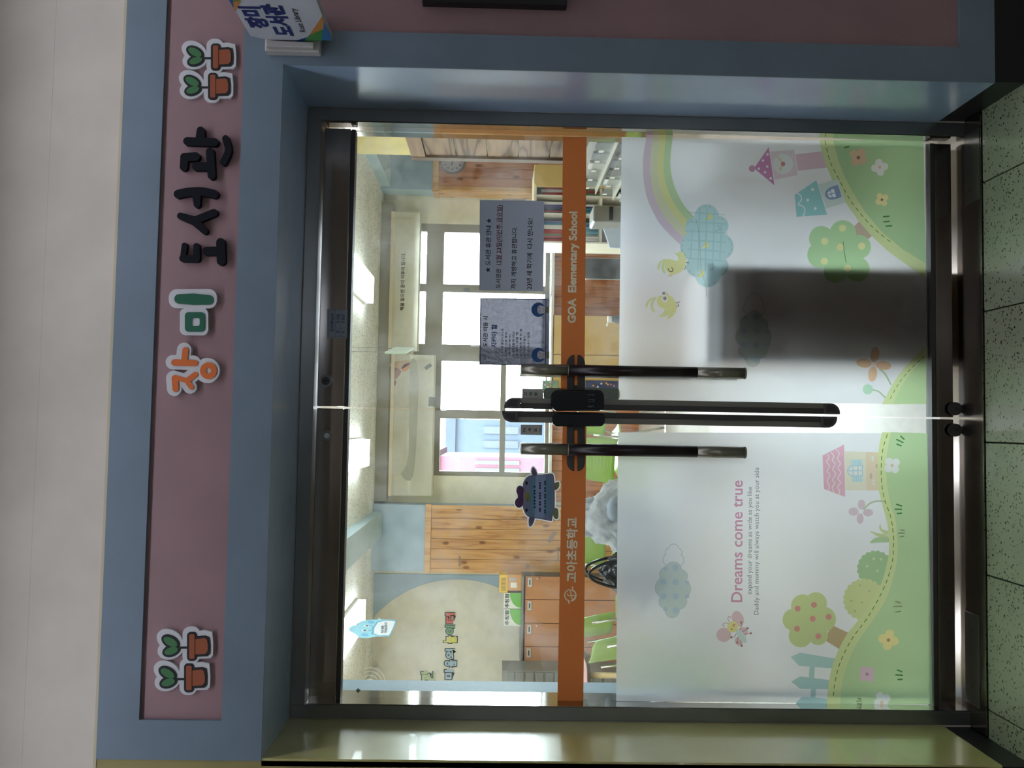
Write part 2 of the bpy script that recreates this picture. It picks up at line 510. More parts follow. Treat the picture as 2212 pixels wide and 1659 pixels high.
# ================================================================== door frame, sill
fr = Th('door_frame', 'dark satin steel frame around the double glass doors', 'door frame', (0, 0, 0), kind='structure')
ZF = ZT - .001
b = Bm(); b.box(HW - .042, HW - .001, 0, .125, 0, ZF); o = b.out('jamb', M_steel, fr.o, bevel=.0015, seg=1)
b = Bm(); b.box(-HW + .001, -HW + .042, 0, .125, 0, ZF); o = b.out('jamb', M_steel, fr.o, bevel=.0015, seg=1)
b = Bm(); b.box(-HW + .042, HW - .042, 0, .125, ZF - .043, ZF); b.out('header', M_steel, fr.o, bevel=.0015, seg=1)
b = Bm(); b.box(HW - .0445, HW - .0425, .004, .135, .0, ZF - .045); b.out('polished_return', M_mirror, fr.o)
b = Bm(); b.box(-HW + .0425, -HW + .0445, .004, .135, .0, ZF - .045); b.out('polished_return', M_mirror, fr.o)
b = Bm(); b.box(-HW + .001, HW - .001, -.088, .16, -.02, .0035); b.out('sill_plate', M_rail, fr.o)

for ya, yb_ in ((1318, 1532), (278, 430)):
    p, q = PZ(2116, yb_, .0055), PZ(2082, ya, .0055)
    x0_, x1_ = sorted((p.x, q.x)); x0_ = max(x0_, -HW + .046); x1_ = min(x1_, HW - .046)
    b = Bm(); b.box(x0_, x1_, p.y, min(q.y, .02), .0036, .0056); o = b.out('hinge_cover', mat('cover steel', (120, 118, 114), .28, .9), fr.o, bevel=.0006, seg=1)
    for k in (.2, .8):
        b = Bm(); b.tube([(x0_ + (x1_ - x0_) * k, (p.y + .02) / 2, .0056), (x0_ + (x1_ - x0_) * k, (p.y + .02) / 2, .0064)], .004, 12); b.out('screw', M_dark, o)

# ================================================================== the two door leaves
XRo = PY(1300, 296, GY).x        # outer edges of the leaves
XLo = PY(1300, 1526, GY).x
XS = PY(1100, 887, GY).x         # seam
GAP = .0025
ZR0, ZR1 = PY(770, 300, GY).z, PY(702, 300, GY).z     # top rail
ZL0, ZL1 = PY(2076, 900, GY).z, PY(2007, 900, GY).z   # bottom rail
ZL0 = .021
ZR1 = ZF - .0465
M_glass = glass('door glass', (.93, .97, .95), .055)
FT = .0012                       # film sits this far in front of the glass

def flower(cx, cy, r, k=4, rot=0.0, deep=.45, n=48):
    return [(cx + r * (1 - deep + deep * abs(cos(k * (2 * pi * i / n - rot) / 2)) ** .7) * cos(2 * pi * i / n),
             cy + r * (1 - deep + deep * abs(cos(k * (2 * pi * i / n - rot) / 2)) ** .7) * sin(2 * pi * i / n)) for i in range(n)]
def scallop(cx, cy, r, k=18, rot=0, d=.07):
    n = k * 6
    return [(cx + r * (1 - d + d * abs(sin(k * (2 * pi * i / n - rot) / 2))) * cos(2 * pi * i / n),
             cy + r * (1 - d + d * abs(sin(k * (2 * pi * i / n - rot) / 2))) * sin(2 * pi * i / n)) for i in range(n)]
def petals(cx, cy, L, w, rot=0.0):
    return [circ((cx + L * .62 * cos(rot + k * pi / 2), cy + L * .62 * sin(rot + k * pi / 2)), L * .5, 18, w, rot + k * pi / 2) for k in range(4)]

def leaf(name, label, x0, x1, kind_right):
    T = Th(name, label, 'door', (0, GY, 0), kind='structure')
    ts = .006
    b = Bm(); b.box(x0, x1, -ts, ts, ZL1 - .01, ZR0 + .01); b.out('glass_pane', M_glass, T.o)
    b = Bm(); b.box(x0 + .001, x1 - .001, -.024, .024, ZR0 + .014, ZR1); b.out('top_rail', M_rail, T.o, bevel=.002, seg=1)
    b = Bm(); b.box(x0 + .001, x1 - .001, -.018, .018, ZR0, ZR0 + .013); b.out('rail_lip', M_dark, T.o)
    b = Bm(); b.box(x0 + .001, x1 - .001, -.016, .016, ZL0, ZL1 - .014); b.out('bottom_rail', M_rail, T.o, bevel=.002, seg=1)
    b = Bm(); b.box(x0 + .001, x1 - .001, -.018, .018, ZL1 - .0135, ZL1); b.out('rail_lip', M_dark, T.o)
    return T
D1 = leaf('door_1', 'glass door leaf with rainbow and clock tower film, on the right', XS + GAP, XRo, True)
D2 = leaf('door_2', 'glass door leaf with fence and red dotted tree film, on the left', XLo, XS - GAP, False)

# ---- printed translucent film
def fm(c, nm=None):
    k = tuple(min(255, 240 * (v / 235.0) ** .52) for v in c) if c != WHITE else c
    return film('film %d %d %d' % c, k, .12, .55)
WHITE = (244, 245, 253)
def print_film(T, layers):
    y = -.006 - FT
    L2 = [[[T.uv(p, y) for p in poly] for poly in polys] for _, _, polys in layers]
    V, res = cdt(L2)
    base = None
    for (nm, c, _), tris in zip(layers, res):
        if not tris: continue
        o = link(nm, tri_mesh(nm, V, tris, y), fm(c), base or T.o)
        if base is None: base = o
    return base
Zr = zm(1600, 300, .19285)
Zp = zm(1370, 270, .1567)
Zc = zm(1400, 420, .13261)
Zk = zm(1380, 520, .10848)
Zd = zm(1300, 600, .34358)
Zh = zm(1680, 940, .15676)
Zl = zm(1680, 1160, .22911)
Zb = zm(1540, 1000, .24725)
Zq = zm(1400, 1170, .1085)
def zc(Z, cx, cy, r, n=24):
    (x, y), (x2, _) = Z([(cx, cy), (cx + r, cy)])
    return circ((x, y), x2 - x, n)

rb = [smooth(Zp(p), 4) for p in (
    [(175, 130), (120, 500), (150, 900), (250, 1180), (400, 1420), (700, 1710)],
    [(265, 130), (222, 500), (245, 850), (340, 1130), (500, 1370), (760, 1640)],
    [(355, 130), (320, 500), (340, 800), (430, 1060), (560, 1260), (800, 1550)],
    [(440, 130), (407, 500), (430, 780), (520, 1020), (630, 1190), (830, 1420)],
    [(535, 130), (498, 500), (530, 760), (610, 970), (720, 1150), (900, 1340)])]
def band(i): return rb[i] + rb[i + 1][::-1]
cloud_l = [(505, 560, 165), (370, 650, 150), (650, 690, 140), (360, 920, 225), (650, 940, 205), (370, 1190, 160), (610, 1190, 165), (480, 1370, 150), (500, 950, 260)]
cloud_o = [(510, 150, 110), (435, 215, 100), (585, 220, 100), (425, 360, 135), (590, 370, 130), (510, 330, 150)]
cdots = [(548, 520), (305, 800), (548, 805), (548, 1088), (305, 1083), (548, 1370), (775, 815), (775, 1085), (345, 535), (345, 1345)]
def polka(dx, dy):
    Z = lambda p: [(a + dx, b_ + dy) for a, b_ in Zq(p)]
    o1 = [zc(Z, *c) for c in cloud_o]; o2 = [zc(Z, c[0], c[1], c[2] - 14) for c in cloud_o]
    c1 = [zc(Z, *c) for c in cloud_l]; c2 = [zc(Z, c[0], c[1], c[2] - 12) for c in cloud_l]
    d = [zc(Z, x, y, 66 if i < 6 else 46) for i, (x, y) in enumerate(cdots)]
    return [('cloud_outline', (168, 186, 206), o1), ('cloud', WHITE, o2), ('cloud_outline', (160, 182, 200), c1),
            ('cloud', (186, 206, 210), c2), ('cloud_dot', (160, 186, 212), d)]
hill_o = Zr([(880, 15), (905, 140), (965, 322), (1020, 450), (1180, 720), (1320, 920), (1470, 1090), (1640, 1250), (1900, 1440), (2075, 1560)])
hill_i = Zr([(1035, 15), (1085, 210), (1150, 390), (1250, 590), (1400, 830), (1600, 1060), (1820, 1240), (2075, 1395)])
edgeR = Zr([(2075, 1500), (2048, 15)])
film_R = [(1343, 296), (1999, 308), (2001, 873), (1336, 866)]
hill2_o = smooth(Zd([(2040, 425), (1935, 530), (1860, 620), (1800, 720), (1762, 796)]), 4)
hill2_i = smooth(Zd([(2040, 500), (1950, 590), (1880, 690), (1828, 796)]), 4)
tree_r = [(1145, 1060, 150), (905, 1115, 140), (890, 1300, 145), (1325, 1210, 135), (1065, 1480, 135), (1305, 1460, 140), (1100, 1260, 200)]
chick1 = smooth(Zc([(262, 1150), (262, 1085), (300, 1052), (380, 1058), (440, 1076), (490, 1072), (488, 1020), (430, 945), (505, 958), (490, 920),
                 (560, 945), (605, 1010), (617, 1090), (600, 1180), (550, 1250), (480, 1290), (400, 1302), (330, 1275), (285, 1225)]), 3, True)
chick2 = smooth(Zk([(370, 1135), (430, 1092), (520, 1095), (610, 1092), (690, 1150), (745, 1250), (755, 1340), (715, 1450), (640, 1530), (560, 1565),
                    (605, 1480), (500, 1515), (388, 1502), (470, 1450), (518, 1372), (420, 1320), (365, 1240)]), 3, True)
layers_R = [('privacy_film', WHITE, [film_R])]
for i, (nm, c) in enumerate((('rainbow_band', (206, 176, 206)), ('rainbow_band', (206, 206, 164)), ('rainbow_band', (212, 212, 122)), ('rainbow_band', (160, 200, 136)))):
    layers_R.append((nm, c, [band(i)]))
cl = [(955, 360, 200), (770, 530, 165), (1150, 510, 160), (760, 850, 240), (1170, 850, 225), (800, 1170, 180), (1130, 1170, 180), (970, 1310, 205), (960, 850, 330), (960, 550, 200), (965, 1150, 220)]
layers_R += [('plaid_cloud', (156, 206, 220), [zc(Zc, *c) for c in cl])]
def heart(cx, cy, s, a=-.5):
    return strokes(Zc([(cx - .2 * s, cy - s), (cx + .55 * s, cy - .1 * s)]), s * .62 * .1326) + strokes(Zc([(cx - .8 * s, cy + .6 * s), (cx + .5 * s, cy + .05 * s)]), s * .62 * .1326)
layers_R += [('cloud_heart', (226, 218, 104), heart(1000, 370, 55) + heart(945, 832, 55) + heart(870, 1300, 55)),
             ('cloud_heart', (134, 186, 200), heart(1145, 565, 55) + heart(1060, 1190, 55))]
layers_R += [('chick', (218, 220, 130), [chick1, chick2]),
             ('chick_crest', (196, 216, 138), [smooth(Zc([(150, 1195), (170, 1120), (220, 1070), (290, 1050), (250, 1085), (205, 1130), (180, 1235)]), 3, True),
                                               smooth(Zc([(218, 1180), (235, 1110), (275, 1072), (262, 1130), (262, 1200), (285, 1290), (240, 1270)]), 3, True),
                                               smooth(Zk([(132, 1290), (170, 1200), (250, 1140), (350, 1132), (250, 1180), (195, 1240), (165, 1335)]), 3, True),
                                               smooth(Zk([(235, 1330), (245, 1230), (290, 1165), (352, 1140), (300, 1220), (285, 1320), (325, 1425), (270, 1405)]), 3, True),
                                               Zc([(490, 1070), (488, 1020), (430, 945), (530, 965)]), Zk([(388, 1502), (470, 1450), (525, 1372), (560, 1400), (560, 1490)])]),
             ('chick_beak', (224, 204, 146), [Zc([(345, 1285), (410, 1275), (440, 1305), (395, 1310), (380, 1340), (300, 1332), (345, 1312)]),
                                              Zk([(515, 995), (570, 1035), (605, 1095), (570, 1120), (535, 1095)])]),
             ('chick_eye_white', WHITE, [zc(Zk, 498, 1050, 48), zc(Zk, 515, 1160, 60)]),
             ('chick_eye', (98, 98, 126), [zc(Zk, 496, 1048, 32), zc(Zk, 518, 1148, 36)])]
layers_R += polka(174, -542.5)
layers_R += [('tree_trunk', (168, 140, 120), [Zr([(1325, 925), (1475, 1085), (1425, 1125), (1250, 1100), (1250, 1000)])]),
             ('hill_edge', (188, 210, 128), [hill_o + edgeR]),
             ('hill', (134, 184, 118), [hill_i + edgeR]),
             ('tower_ball', (186, 112, 168), [zc(Zr, 128, 332, 37)]),
             ('tower_stem', (206, 160, 188), [Zr([(612, 173), (905, 140), (965, 322), (640, 357)])]),
             ('tower_box', (214, 186, 208), [Zr([(330, 140), (600, 125), (640, 405), (378, 458)])]),
             ('tower_roof', (176, 92, 158), [Zr([(315, 90), (160, 315), (170, 345), (378, 520)])]),
             ('roof_dot', WHITE, [zc(Zr, x, y, 14, 14) for x, y in ((300, 175), (250, 243), (203, 333), (298, 310), (272, 373), (336, 442))]),
             ('clock_face', (216, 224, 232), [zc(Zr, 475, 280, 113)]),
             ('clock_hand', (206, 184, 136), [Zr([(388, 190), (420, 198), (470, 250), (455, 262)]), Zr([(455, 300), (475, 305), (455, 352), (435, 358), (432, 335)])]),
             ('clock_hub', (172, 84, 92), [zc(Zr, 475, 280, 25)]),
             ('cottage_wall', (192, 216, 220), [Zr([(868, 510), (1090, 450), (1175, 715), (958, 780)])]),
             ('cottage_roof', (112, 192, 204), [Zr([(848, 463), (640, 602), (605, 622), (625, 873), (968, 848)])]),
             ('roof_dot', WHITE, [zc(Zr, x, y, 17, 14) for x, y in ((806, 566), (750, 686), (835, 780))] +
              strokes(smooth(Zr([(625, 608), (668, 630), (680, 680), (645, 735), (690, 750), (720, 800), (700, 868)]), 4), 2.2)),
             ('cottage_door', (92, 122, 176), [smooth(Zr([(1090, 512), (1000, 545), (950, 590), (948, 640), (990, 678), (1060, 675), (1132, 650)]), 3)]),
             ('door_window', WHITE, [Zr([(1042, 556), (1056, 600), (1018, 610), (1006, 572)]), Zr([(1058, 608), (1068, 650), (1032, 656), (1020, 620)]),
                                     Zr([(998, 578), (1010, 612), (972, 622), (975, 600)]), Zr([(1012, 622), (1022, 656), (995, 655), (975, 632)])]),
             ('tree_crown', (142, 196, 126), [zc(Zr, *c) for c in tree_r]),
             ('tree_fruit', (222, 220, 132), [zc(Zr, x, y, 40, 20) for x, y in ((1140, 1000), (942, 1147), (1115, 1213), (1355, 1200), (937, 1370), (1197, 1450))]),
             ('flower', (212, 164, 122), [flower(*Zr([(1318, 205)])[0], 21, 4, .6)]),
             ('flower', (224, 226, 232), [flower(*Zr([(1557, 318)])[0], 18.5, 4, 1.4)]),
             ('flower', (228, 214, 128), [flower(*Zr([(1582, 680)])[0], 15.5, 4, 1.0)]),
             ('flower_centre', (104, 62, 58), [zc(Zr, 1318, 210, 21, 14), zc(Zr, 1582, 682, 15, 14)]),
             ('flower_centre', (206, 168, 120), [zc(Zr, 1557, 318, 17, 14)]),
             ('flower_stem', (128, 166, 118), strokes(smooth([(1900, 797), (1912, 808), (1924, 830)], 5), 3.4) + strokes(smooth([(1884, 842), (1898, 846), (1913, 860)], 5), 3.2)),
             ('hill_edge', (188, 210, 128), [hill2_o + [(2001, 873), (2000, 748)][:1]]),
             ('hill', (158, 198, 122), [hill2_i + [(2001, 873)]]),
             ('flower', (214, 156, 116), petals(1887.5, 787, 34, 9.5, .12)),
             ('flower_centre', (224, 206, 196), [circ((1887.5, 787), 5.5, 16)]),
             ('flower_bud', (140, 196, 160), [circ((1874.5, 841), 11)])]
filmR = print_film(D1, layers_R)

film_L = [(1335, 934), (2003, 936), (2014, 1521), (1331, 1514)]
hL_o = smooth(Zh([(1440, -40), (1400, 130), (1375, 400), (1385, 650), (1400, 800), (1440, 960), (1500, 1180), (1525, 1330)]), 3) + \
       smooth(Zl([(1050, 50), (1048, 120), (1035, 230), (970, 450), (860, 640), (745, 800), (650, 920), (580, 1050), (520, 1200), (480, 1380), (463, 1580)]), 3)
hL_i = smooth(Zh([(1565, -40), (1520, 150), (1495, 400), (1505, 650), (1545, 900), (1610, 1110), (1640, 1270)]), 3) + \
       smooth(Zl([(1132, 60), (1130, 150), (1110, 300), (1040, 540), (940, 720), (800, 920), (720, 1050), (650, 1220), (605, 1400), (588, 1580)]), 3)
edgeL = [(2014, 1521), (2003, 936)]
tree_l = [(235, 650, 110), (360, 625, 105), (150, 780, 105), (430, 775, 120), (215, 930, 112), (380, 925, 95), (290, 780, 150)]
def scal_row(pts): return strokes(smooth(Zh(pts), 5), 2.0)
sc_rows = []
for row in ([(690, 268), (705, 320), (672, 362), (715, 430), (680, 490), (722, 550), (680, 628), (712, 700), (700, 758)],
            [(735, 238), (772, 290), (752, 345), (790, 400), (758, 470), (798, 540), (755, 612), (785, 670), (750, 712), (772, 785)],
            [(805, 195), (848, 250), (825, 322), (862, 390), (832, 452), (868, 520), (828, 590), (865, 655), (825, 712), (852, 770), (845, 812)]):
    sc_rows += scal_row(row)
layers_L = [('privacy_film', WHITE, [film_L])]
layers_L += polka(0, 0)
layers_L += [('fence_picket', (142, 190, 196), [Zl([(122, 1130), (210, 1090), (560, 1150), (530, 1240), (200, 1215)])]),
             ('fence_rail', (140, 188, 196), [Zl([(302, 1210), (350, 1216), (345, 1335), (293, 1330)]), Zl([(316, 1425), (362, 1428), (355, 1525), (309, 1520)])]),
             ('fence_picket', (134, 184, 194), [Zl([(128, 1365), (210, 1315), (500, 1350), (490, 1435), (210, 1430)])]),
             ('fence_picket', (132, 184, 194), [Zl([(172, 1560), (230, 1505), (480, 1525), (480, 1572), (176, 1572)])]),
             ('tree_trunk', (168, 136, 92), [Zl([(510, 830), (680, 910), (600, 1070), (440, 970)])]),
             ('tree_crown', (178, 196, 112), [zc(Zl, *c) for c in tree_l]),
             ('tree_fruit', (200, 106, 98), [zc(Zl, x, y, 28, 20) for x, y in ((188, 675), (342, 640), (330, 770), (480, 753), (182, 865), (383, 936))]),
             ('bush', (128, 174, 112), [scallop(*Zl([(920, 300)])[0], 40, 20)]),
             ('bush_dot', (180, 206, 150), [zc(Zl, x, y, 13, 14) for x, y in ((906, 205), (974, 210), (843, 275), (940, 318))]),
             ('bush', (188, 202, 118), [scallop(*Zl([(815, 590)])[0], 46, 22)]),
             ('bush_dot', (138, 176, 100), [zc(Zl, x, y, 12, 14) for x, y in ((775, 456), (864, 510), (693, 602), (795, 618), (727, 698))]),
             ('grass_blade', (176, 196, 118), [smooth(Zh([(1262, 1322), (1380, 1350), (1500, 1375), (1545, 1450), (1480, 1430), (1390, 1400)]), 3, True),
                                               smooth(Zh([(1415, 1222), (1440, 1295), (1540, 1325), (1540, 1375), (1450, 1350), (1400, 1285)]), 3, True)]),
             ('grass_blade', (142, 184, 122), [smooth(Zh([(1272, 1487), (1320, 1430), (1400, 1405), (1550, 1415), (1550, 1472), (1400, 1478)]), 3, True)]),
             ('house_wall', (224, 216, 188), [Zh([(925, 222), (1212, 230), (1225, 760), (932, 762)])]),
             ('house_base', (220, 192, 156), [Zh([(1212, 230), (1420, 235), (1430, 762), (1225, 760)])]),
             ('house_stone', (228, 224, 222), [zc(Zh, 1308, 308, 18, 14), zc(Zh, 1308, 342, 18, 14), zc(Zh, 1322, 625, 18, 14), zc(Zh, 1324, 670, 18, 14)]),
             ('house_stone', (180, 148, 122), [circ(Zh([(1285, 562)])[0], 3, 16, 6.6), circ(Zh([(1362, 425)])[0], 2.4, 16, 5)]),
             ('house_roof', (214, 138, 168), [Zh([(617, 280), (915, 128), (930, 852), (637, 742)])]),
             ('roof_scallop', (228, 220, 226), sc_rows),
             ('shutter', (172, 212, 224), [Zh([(1005, 340), (1165, 332), (1172, 645), (1020, 645)])]),
             ('house_window', (226, 228, 228), [smooth(Zh([(1165, 418), (1035, 422), (985, 450), (962, 495), (985, 540), (1035, 562), (1168, 560)]), 3, True)]),
             ('window_bar', (126, 178, 206), strokes(smooth(Zh([(1165, 418), (1035, 422), (985, 450), (962, 495), (985, 540), (1035, 562), (1168, 560)]), 3) + Zh([(1165, 418)]), 1.9) +
              strokes(Zh([(965, 492), (1166, 488)]), 1.6) + strokes(Zh([(1037, 422), (1037, 560)]), 1.6) + strokes(Zh([(1106, 420), (1108, 560)]), 1.6) +
              sum([strokes(Zh([(x, 342), (x + 6, 406)]), 1.3) for x in (1040, 1072, 1104, 1132)], []) + sum([strokes(Zh([(x, 574), (x + 6, 636)]), 1.3) for x in (1052, 1082, 1112, 1142)], [])),
             ('hill_edge', (190, 208, 122), [hL_o + edgeL]),
             ('hill', (152, 194, 124), [hL_i + edgeL]),
             ('flower_stem', (144, 172, 132), strokes(smooth(Zh([(1190, 1020), (1240, 965), (1300, 925), (1380, 908), (1480, 915)]), 4), 3.6)),
             ('flower', (206, 172, 196), [circ(Zh([(1155, 957)])[0], 8, 20, 11), circ(Zh([(1135, 1150)])[0], 7.5, 20, 11.5), circ(Zh([(1045, 1053)])[0], 11, 20, 8.8), circ(Zh([(1245, 1068)])[0], 11, 20, 8)]),
             ('flower_centre', WHITE, [zc(Zh, 1143, 1050, 32)]),
             ('flower', (226, 230, 230), [flower(1927, 1005.5, 19, 4, .9), flower(*Zl([(985, 1540)])[0], 19, 4, 1.1)]),
             ('flower', (230, 208, 112), [flower(*Zl([(1045, 970)])[0], 22.5, 4, .2)]),
             ('flower', (206, 160, 186), [flower(*Zl([(840, 1292)])[0], 19, 4, .9, .35)]),
             ('flower_centre', (206, 160, 120), [circ((1927, 1005.5), 3.4, 14), circ(Zl([(980, 1560)])[0], 3.6, 14)]),
             ('flower_centre', (150, 92, 66), [circ(Zl([(1044, 972)])[0], 3.9, 16)]),
             ('flower_centre', (158, 96, 128), [circ(Zl([(843, 1293)])[0], 3.6, 16)]),
             ('butterfly_wing', (212, 166, 182), [circ(Zb([(95, 1502)])[0], 16, 24, 15.5), circ(Zb([(218, 1362)])[0], 12.5, 24, 17.5, -.35), circ(Zb([(265, 1475)])[0], 10, 20, 10), circ(Zb([(225, 1560)])[0], 8, 20, 10, -.6)]),
             ('butterfly_body', (188, 212, 214), [circ(Zb([(250, 1515)])[0], 7.2, 24, 17.5, -.6)]),
             ('butterfly_head', (226, 214, 110), [circ(Zb([(172, 1433)])[0], 12)]),
             ('butterfly_leg', (140, 74, 82), sum([strokes(smooth(Zb(p), 3), 1.3) + [circ(Zb([p[-1]])[0], 2.6, 12)] for p in (
                 [(232, 1452), (250, 1425), (247, 1393)], [(256, 1475), (280, 1462), (302, 1444)], [(276, 1496), (300, 1493), (331, 1488)],
                 [(205, 1488), (190, 1515), (161, 1524)], [(222, 1520), (215, 1545), (214, 1569)], [(240, 1548), (245, 1575), (252, 1598)])], []) +
              strokes(smooth(Zb([(150, 1392), (132, 1370), (138, 1340), (155, 1345), (148, 1358)]), 4), 1.0) + strokes(smooth(Zb([(138, 1404), (110, 1398), (85, 1410), (92, 1428), (102, 1415)]), 4), 1.0) +
              [circ(Zb([(165, 1452)])[0], 1.8, 10), circ(Zb([(186, 1412)])[0], 1.8, 10)]),
             ('butterfly_nose', (220, 128, 90), [circ(Zb([(180, 1424)])[0], 2.6, 12)])]
filmL = print_film(D2, layers_L)

# ---- overlay inks: dashes, grass ticks, scratches
I_dash = ink('stitch ink', (120, 160, 110)); I_pale = clearish('pale print', (222, 226, 186), .75, .8)
I_grey = ink('grey ink', (140, 150, 160)); I_pink = ink('pink ink', (226, 168, 196)); I_dk = ink('dark ink', (70, 74, 92))
I_teal = ink('teal line ink', (236, 246, 244)); I_tick = ink('dark green ink', (120, 170, 130))
def overlay(T, name, polys, m, par, y=-.0085):
    return plate(name, [[T.uv(p, y) for p in q] for q in polys], m, par, y, 0)
def dashes(pts, on, off, w):
    o = []; pos = 0.0; P_ = smooth(pts, 8); cur = []
    for i in range(len(P_) - 1):
        L = hypot(P_[i + 1][0] - P_[i][0], P_[i + 1][1] - P_[i][1]); k = max(1, int(L / .8))
        for j in range(k):
            t = j / k; q = (P_[i][0] + (P_[i + 1][0] - P_[i][0]) * t, P_[i][1] + (P_[i + 1][1] - P_[i][1]) * t)
            ph = pos % (on + off)
            if ph < on: cur.append(q)
            elif cur:
                if len(cur) > 1: o.append((cur[0], cur[len(cur) // 2], cur[-1]))
                cur = []
            pos += L / k
    return sum([strokes(list(c), w) for c in o], [])
dR = dashes(Zr([(945, 25), (1000, 250), (1090, 430), (1230, 690), (1440, 950), (1600, 1095), (1730, 1190)]), 9, 7, 1.5)
dR2 = dashes(Zd([(2030, 492), (1950, 565), (1870, 660), (1800, 785)]), 8, 6, 1.4)
dL = dashes(Zh([(1510, -10), (1450, 190), (1425, 430), (1435, 690), (1480, 910), (1560, 1140), (1595, 1400)]) +
            Zl([(1090, 100), (1080, 230), (1010, 460), (860, 740), (700, 960), (590, 1180), (540, 1370), (517, 1560)]), 9, 7, 1.7)
overlay(D1, 'stitch_line', dR + dR2, I_dash, filmR)
overlay(D2, 'stitch_line', dL, I_dash, filmL)
tk = []
for (x, y) in ((1630, 868), (1635, 925), (1660, 975)):
    tk += strokes(Zr([(x - 30, y + 4), (x + 30, y - 2)]), 3)
tk += strokes(Zr([(1165, 98), (1210, 86)]), 3)
overlay(D1, 'grass_tick', tk, I_tick, filmR)
tk = []
for Z, ps in ((Zh, [((1640, 60), (1725, 100)), ((1695, 15), (1740, 55)), ((1645, 125), (1700, 145)), ((1640, 955), (1705, 975)), ((1620, 1020), (1705, 1022)), ((1650, 1080), (1705, 1075))]),
              (Zl, [((1130, 1255), (1170, 1270)), ((1115, 1300), (1175, 1304)), ((1135, 1344), (1172, 1342))])):
    for p in ps: tk += strokes(Z(list(p)), 3.2)
overlay(D2, 'grass_tick', tk, I_tick, filmL)
tk = []
for Z, ps in ((Zh, [((1690, 1305), (1740, 1315)), ((1668, 1350), (1745, 1350)), ((1690, 1396), (1738, 1394))]),
              (Zl, [((1112, 606), (1160, 624)), ((1090, 656), (1168, 654)), ((1112, 708), (1158, 700)), ((757, 1522), (785, 1530)), ((745, 1545), (786, 1548)), ((755, 1572), (785, 1572))])):
    for p in ps: tk += strokes(Z(list(p)), 2.6)
overlay(D2, 'grass_tick', tk, I_pale, filmL)
cst = []
for c in cl[:8]:
    (x, y), (x2, _) = Zc([(c[0], c[1]), (c[0] + c[2] - 32, c[1])])
    a0 = atan2(y - 532, x - 1528)
    arc = [(x + (x2 - x) * cos(a0 + t), y + (x2 - x) * sin(a0 + t)) for t in [k * .15 - .75 for k in range(11)]]
    cst += dashes(arc, 5, 6, 1.3)
overlay(D1, 'cloud_stitch', cst, I_pale, filmR)
pl = []
for k in range(6):
    pl += strokes(Zc([(600 + 20 * abs(k - 2), 290 + 150 * k), (1300 - 25 * abs(k - 2), 330 + 150 * k)]), 3.0, False)
for k in range(5):
    x = 700 + 120 * k; h = (560, 250, 230, 260, 480)[k]
    pl += strokes(Zc([(x + 20, h), (x - 10, 1250 if 0 < k < 4 else 1050)]), 3.0, False)
overlay(D1, 'cloud_plaid', pl, I_teal, filmR)
overlay(D1, 'chick_line', strokes(smooth(Zc([(325, 1210), (350, 1250), (395, 1252), (402, 1215), (382, 1192)]), 4), 1.4) +
        sum([strokes(Zk(p), 1.1) for p in ([(935, 435), (985, 425), (978, 465)], [(925, 500), (938, 545), (900, 578)],
                                           [(740, 1228), (775, 1240), (815, 1212)], [(748, 1305), (800, 1300), (782, 1260)])], []), I_dk, filmR)
overlay(D1, 'scratch', strokes(smooth(Zr([(1148, 1150), (1160, 1260), (1182, 1390)]), 5), 1.2), I_dash, filmR)
overlay(D1, 'crease', strokes(smooth(Zc([(780, 400), (830, 640), (850, 1000), (870, 1250), (930, 1450), (950, 1660)]), 5), .9), I_pale, filmR)
# text on the left film
def dtext(T, name, body, l, r, m, par, y=-.0087, hpx=None, bold=0.0):
    a = T.uv(l, y); c = T.uv(r, y)
    h = None
    if hpx: h = abs(T.uv((l[0] - hpx, l[1]), y)[1] - a[1])
    return text(name, body, a, c[0], m, par, y, h, bold)
dtext(D2, 'lettering', 'Dreams come true', (1603, 1301), (1603, 1038), I_pink, filmL, bold=.012)
dtext(D2, 'lettering', 'expand your dreams as wide as you like', (1623.5, 1284), (1623.5, 1052), I_grey, filmL)
dtext(D2, 'lettering', 'Daddy and mommy will always watch you at your side', (1638.5, 1328), (1638.5, 1010), I_grey, filmL)

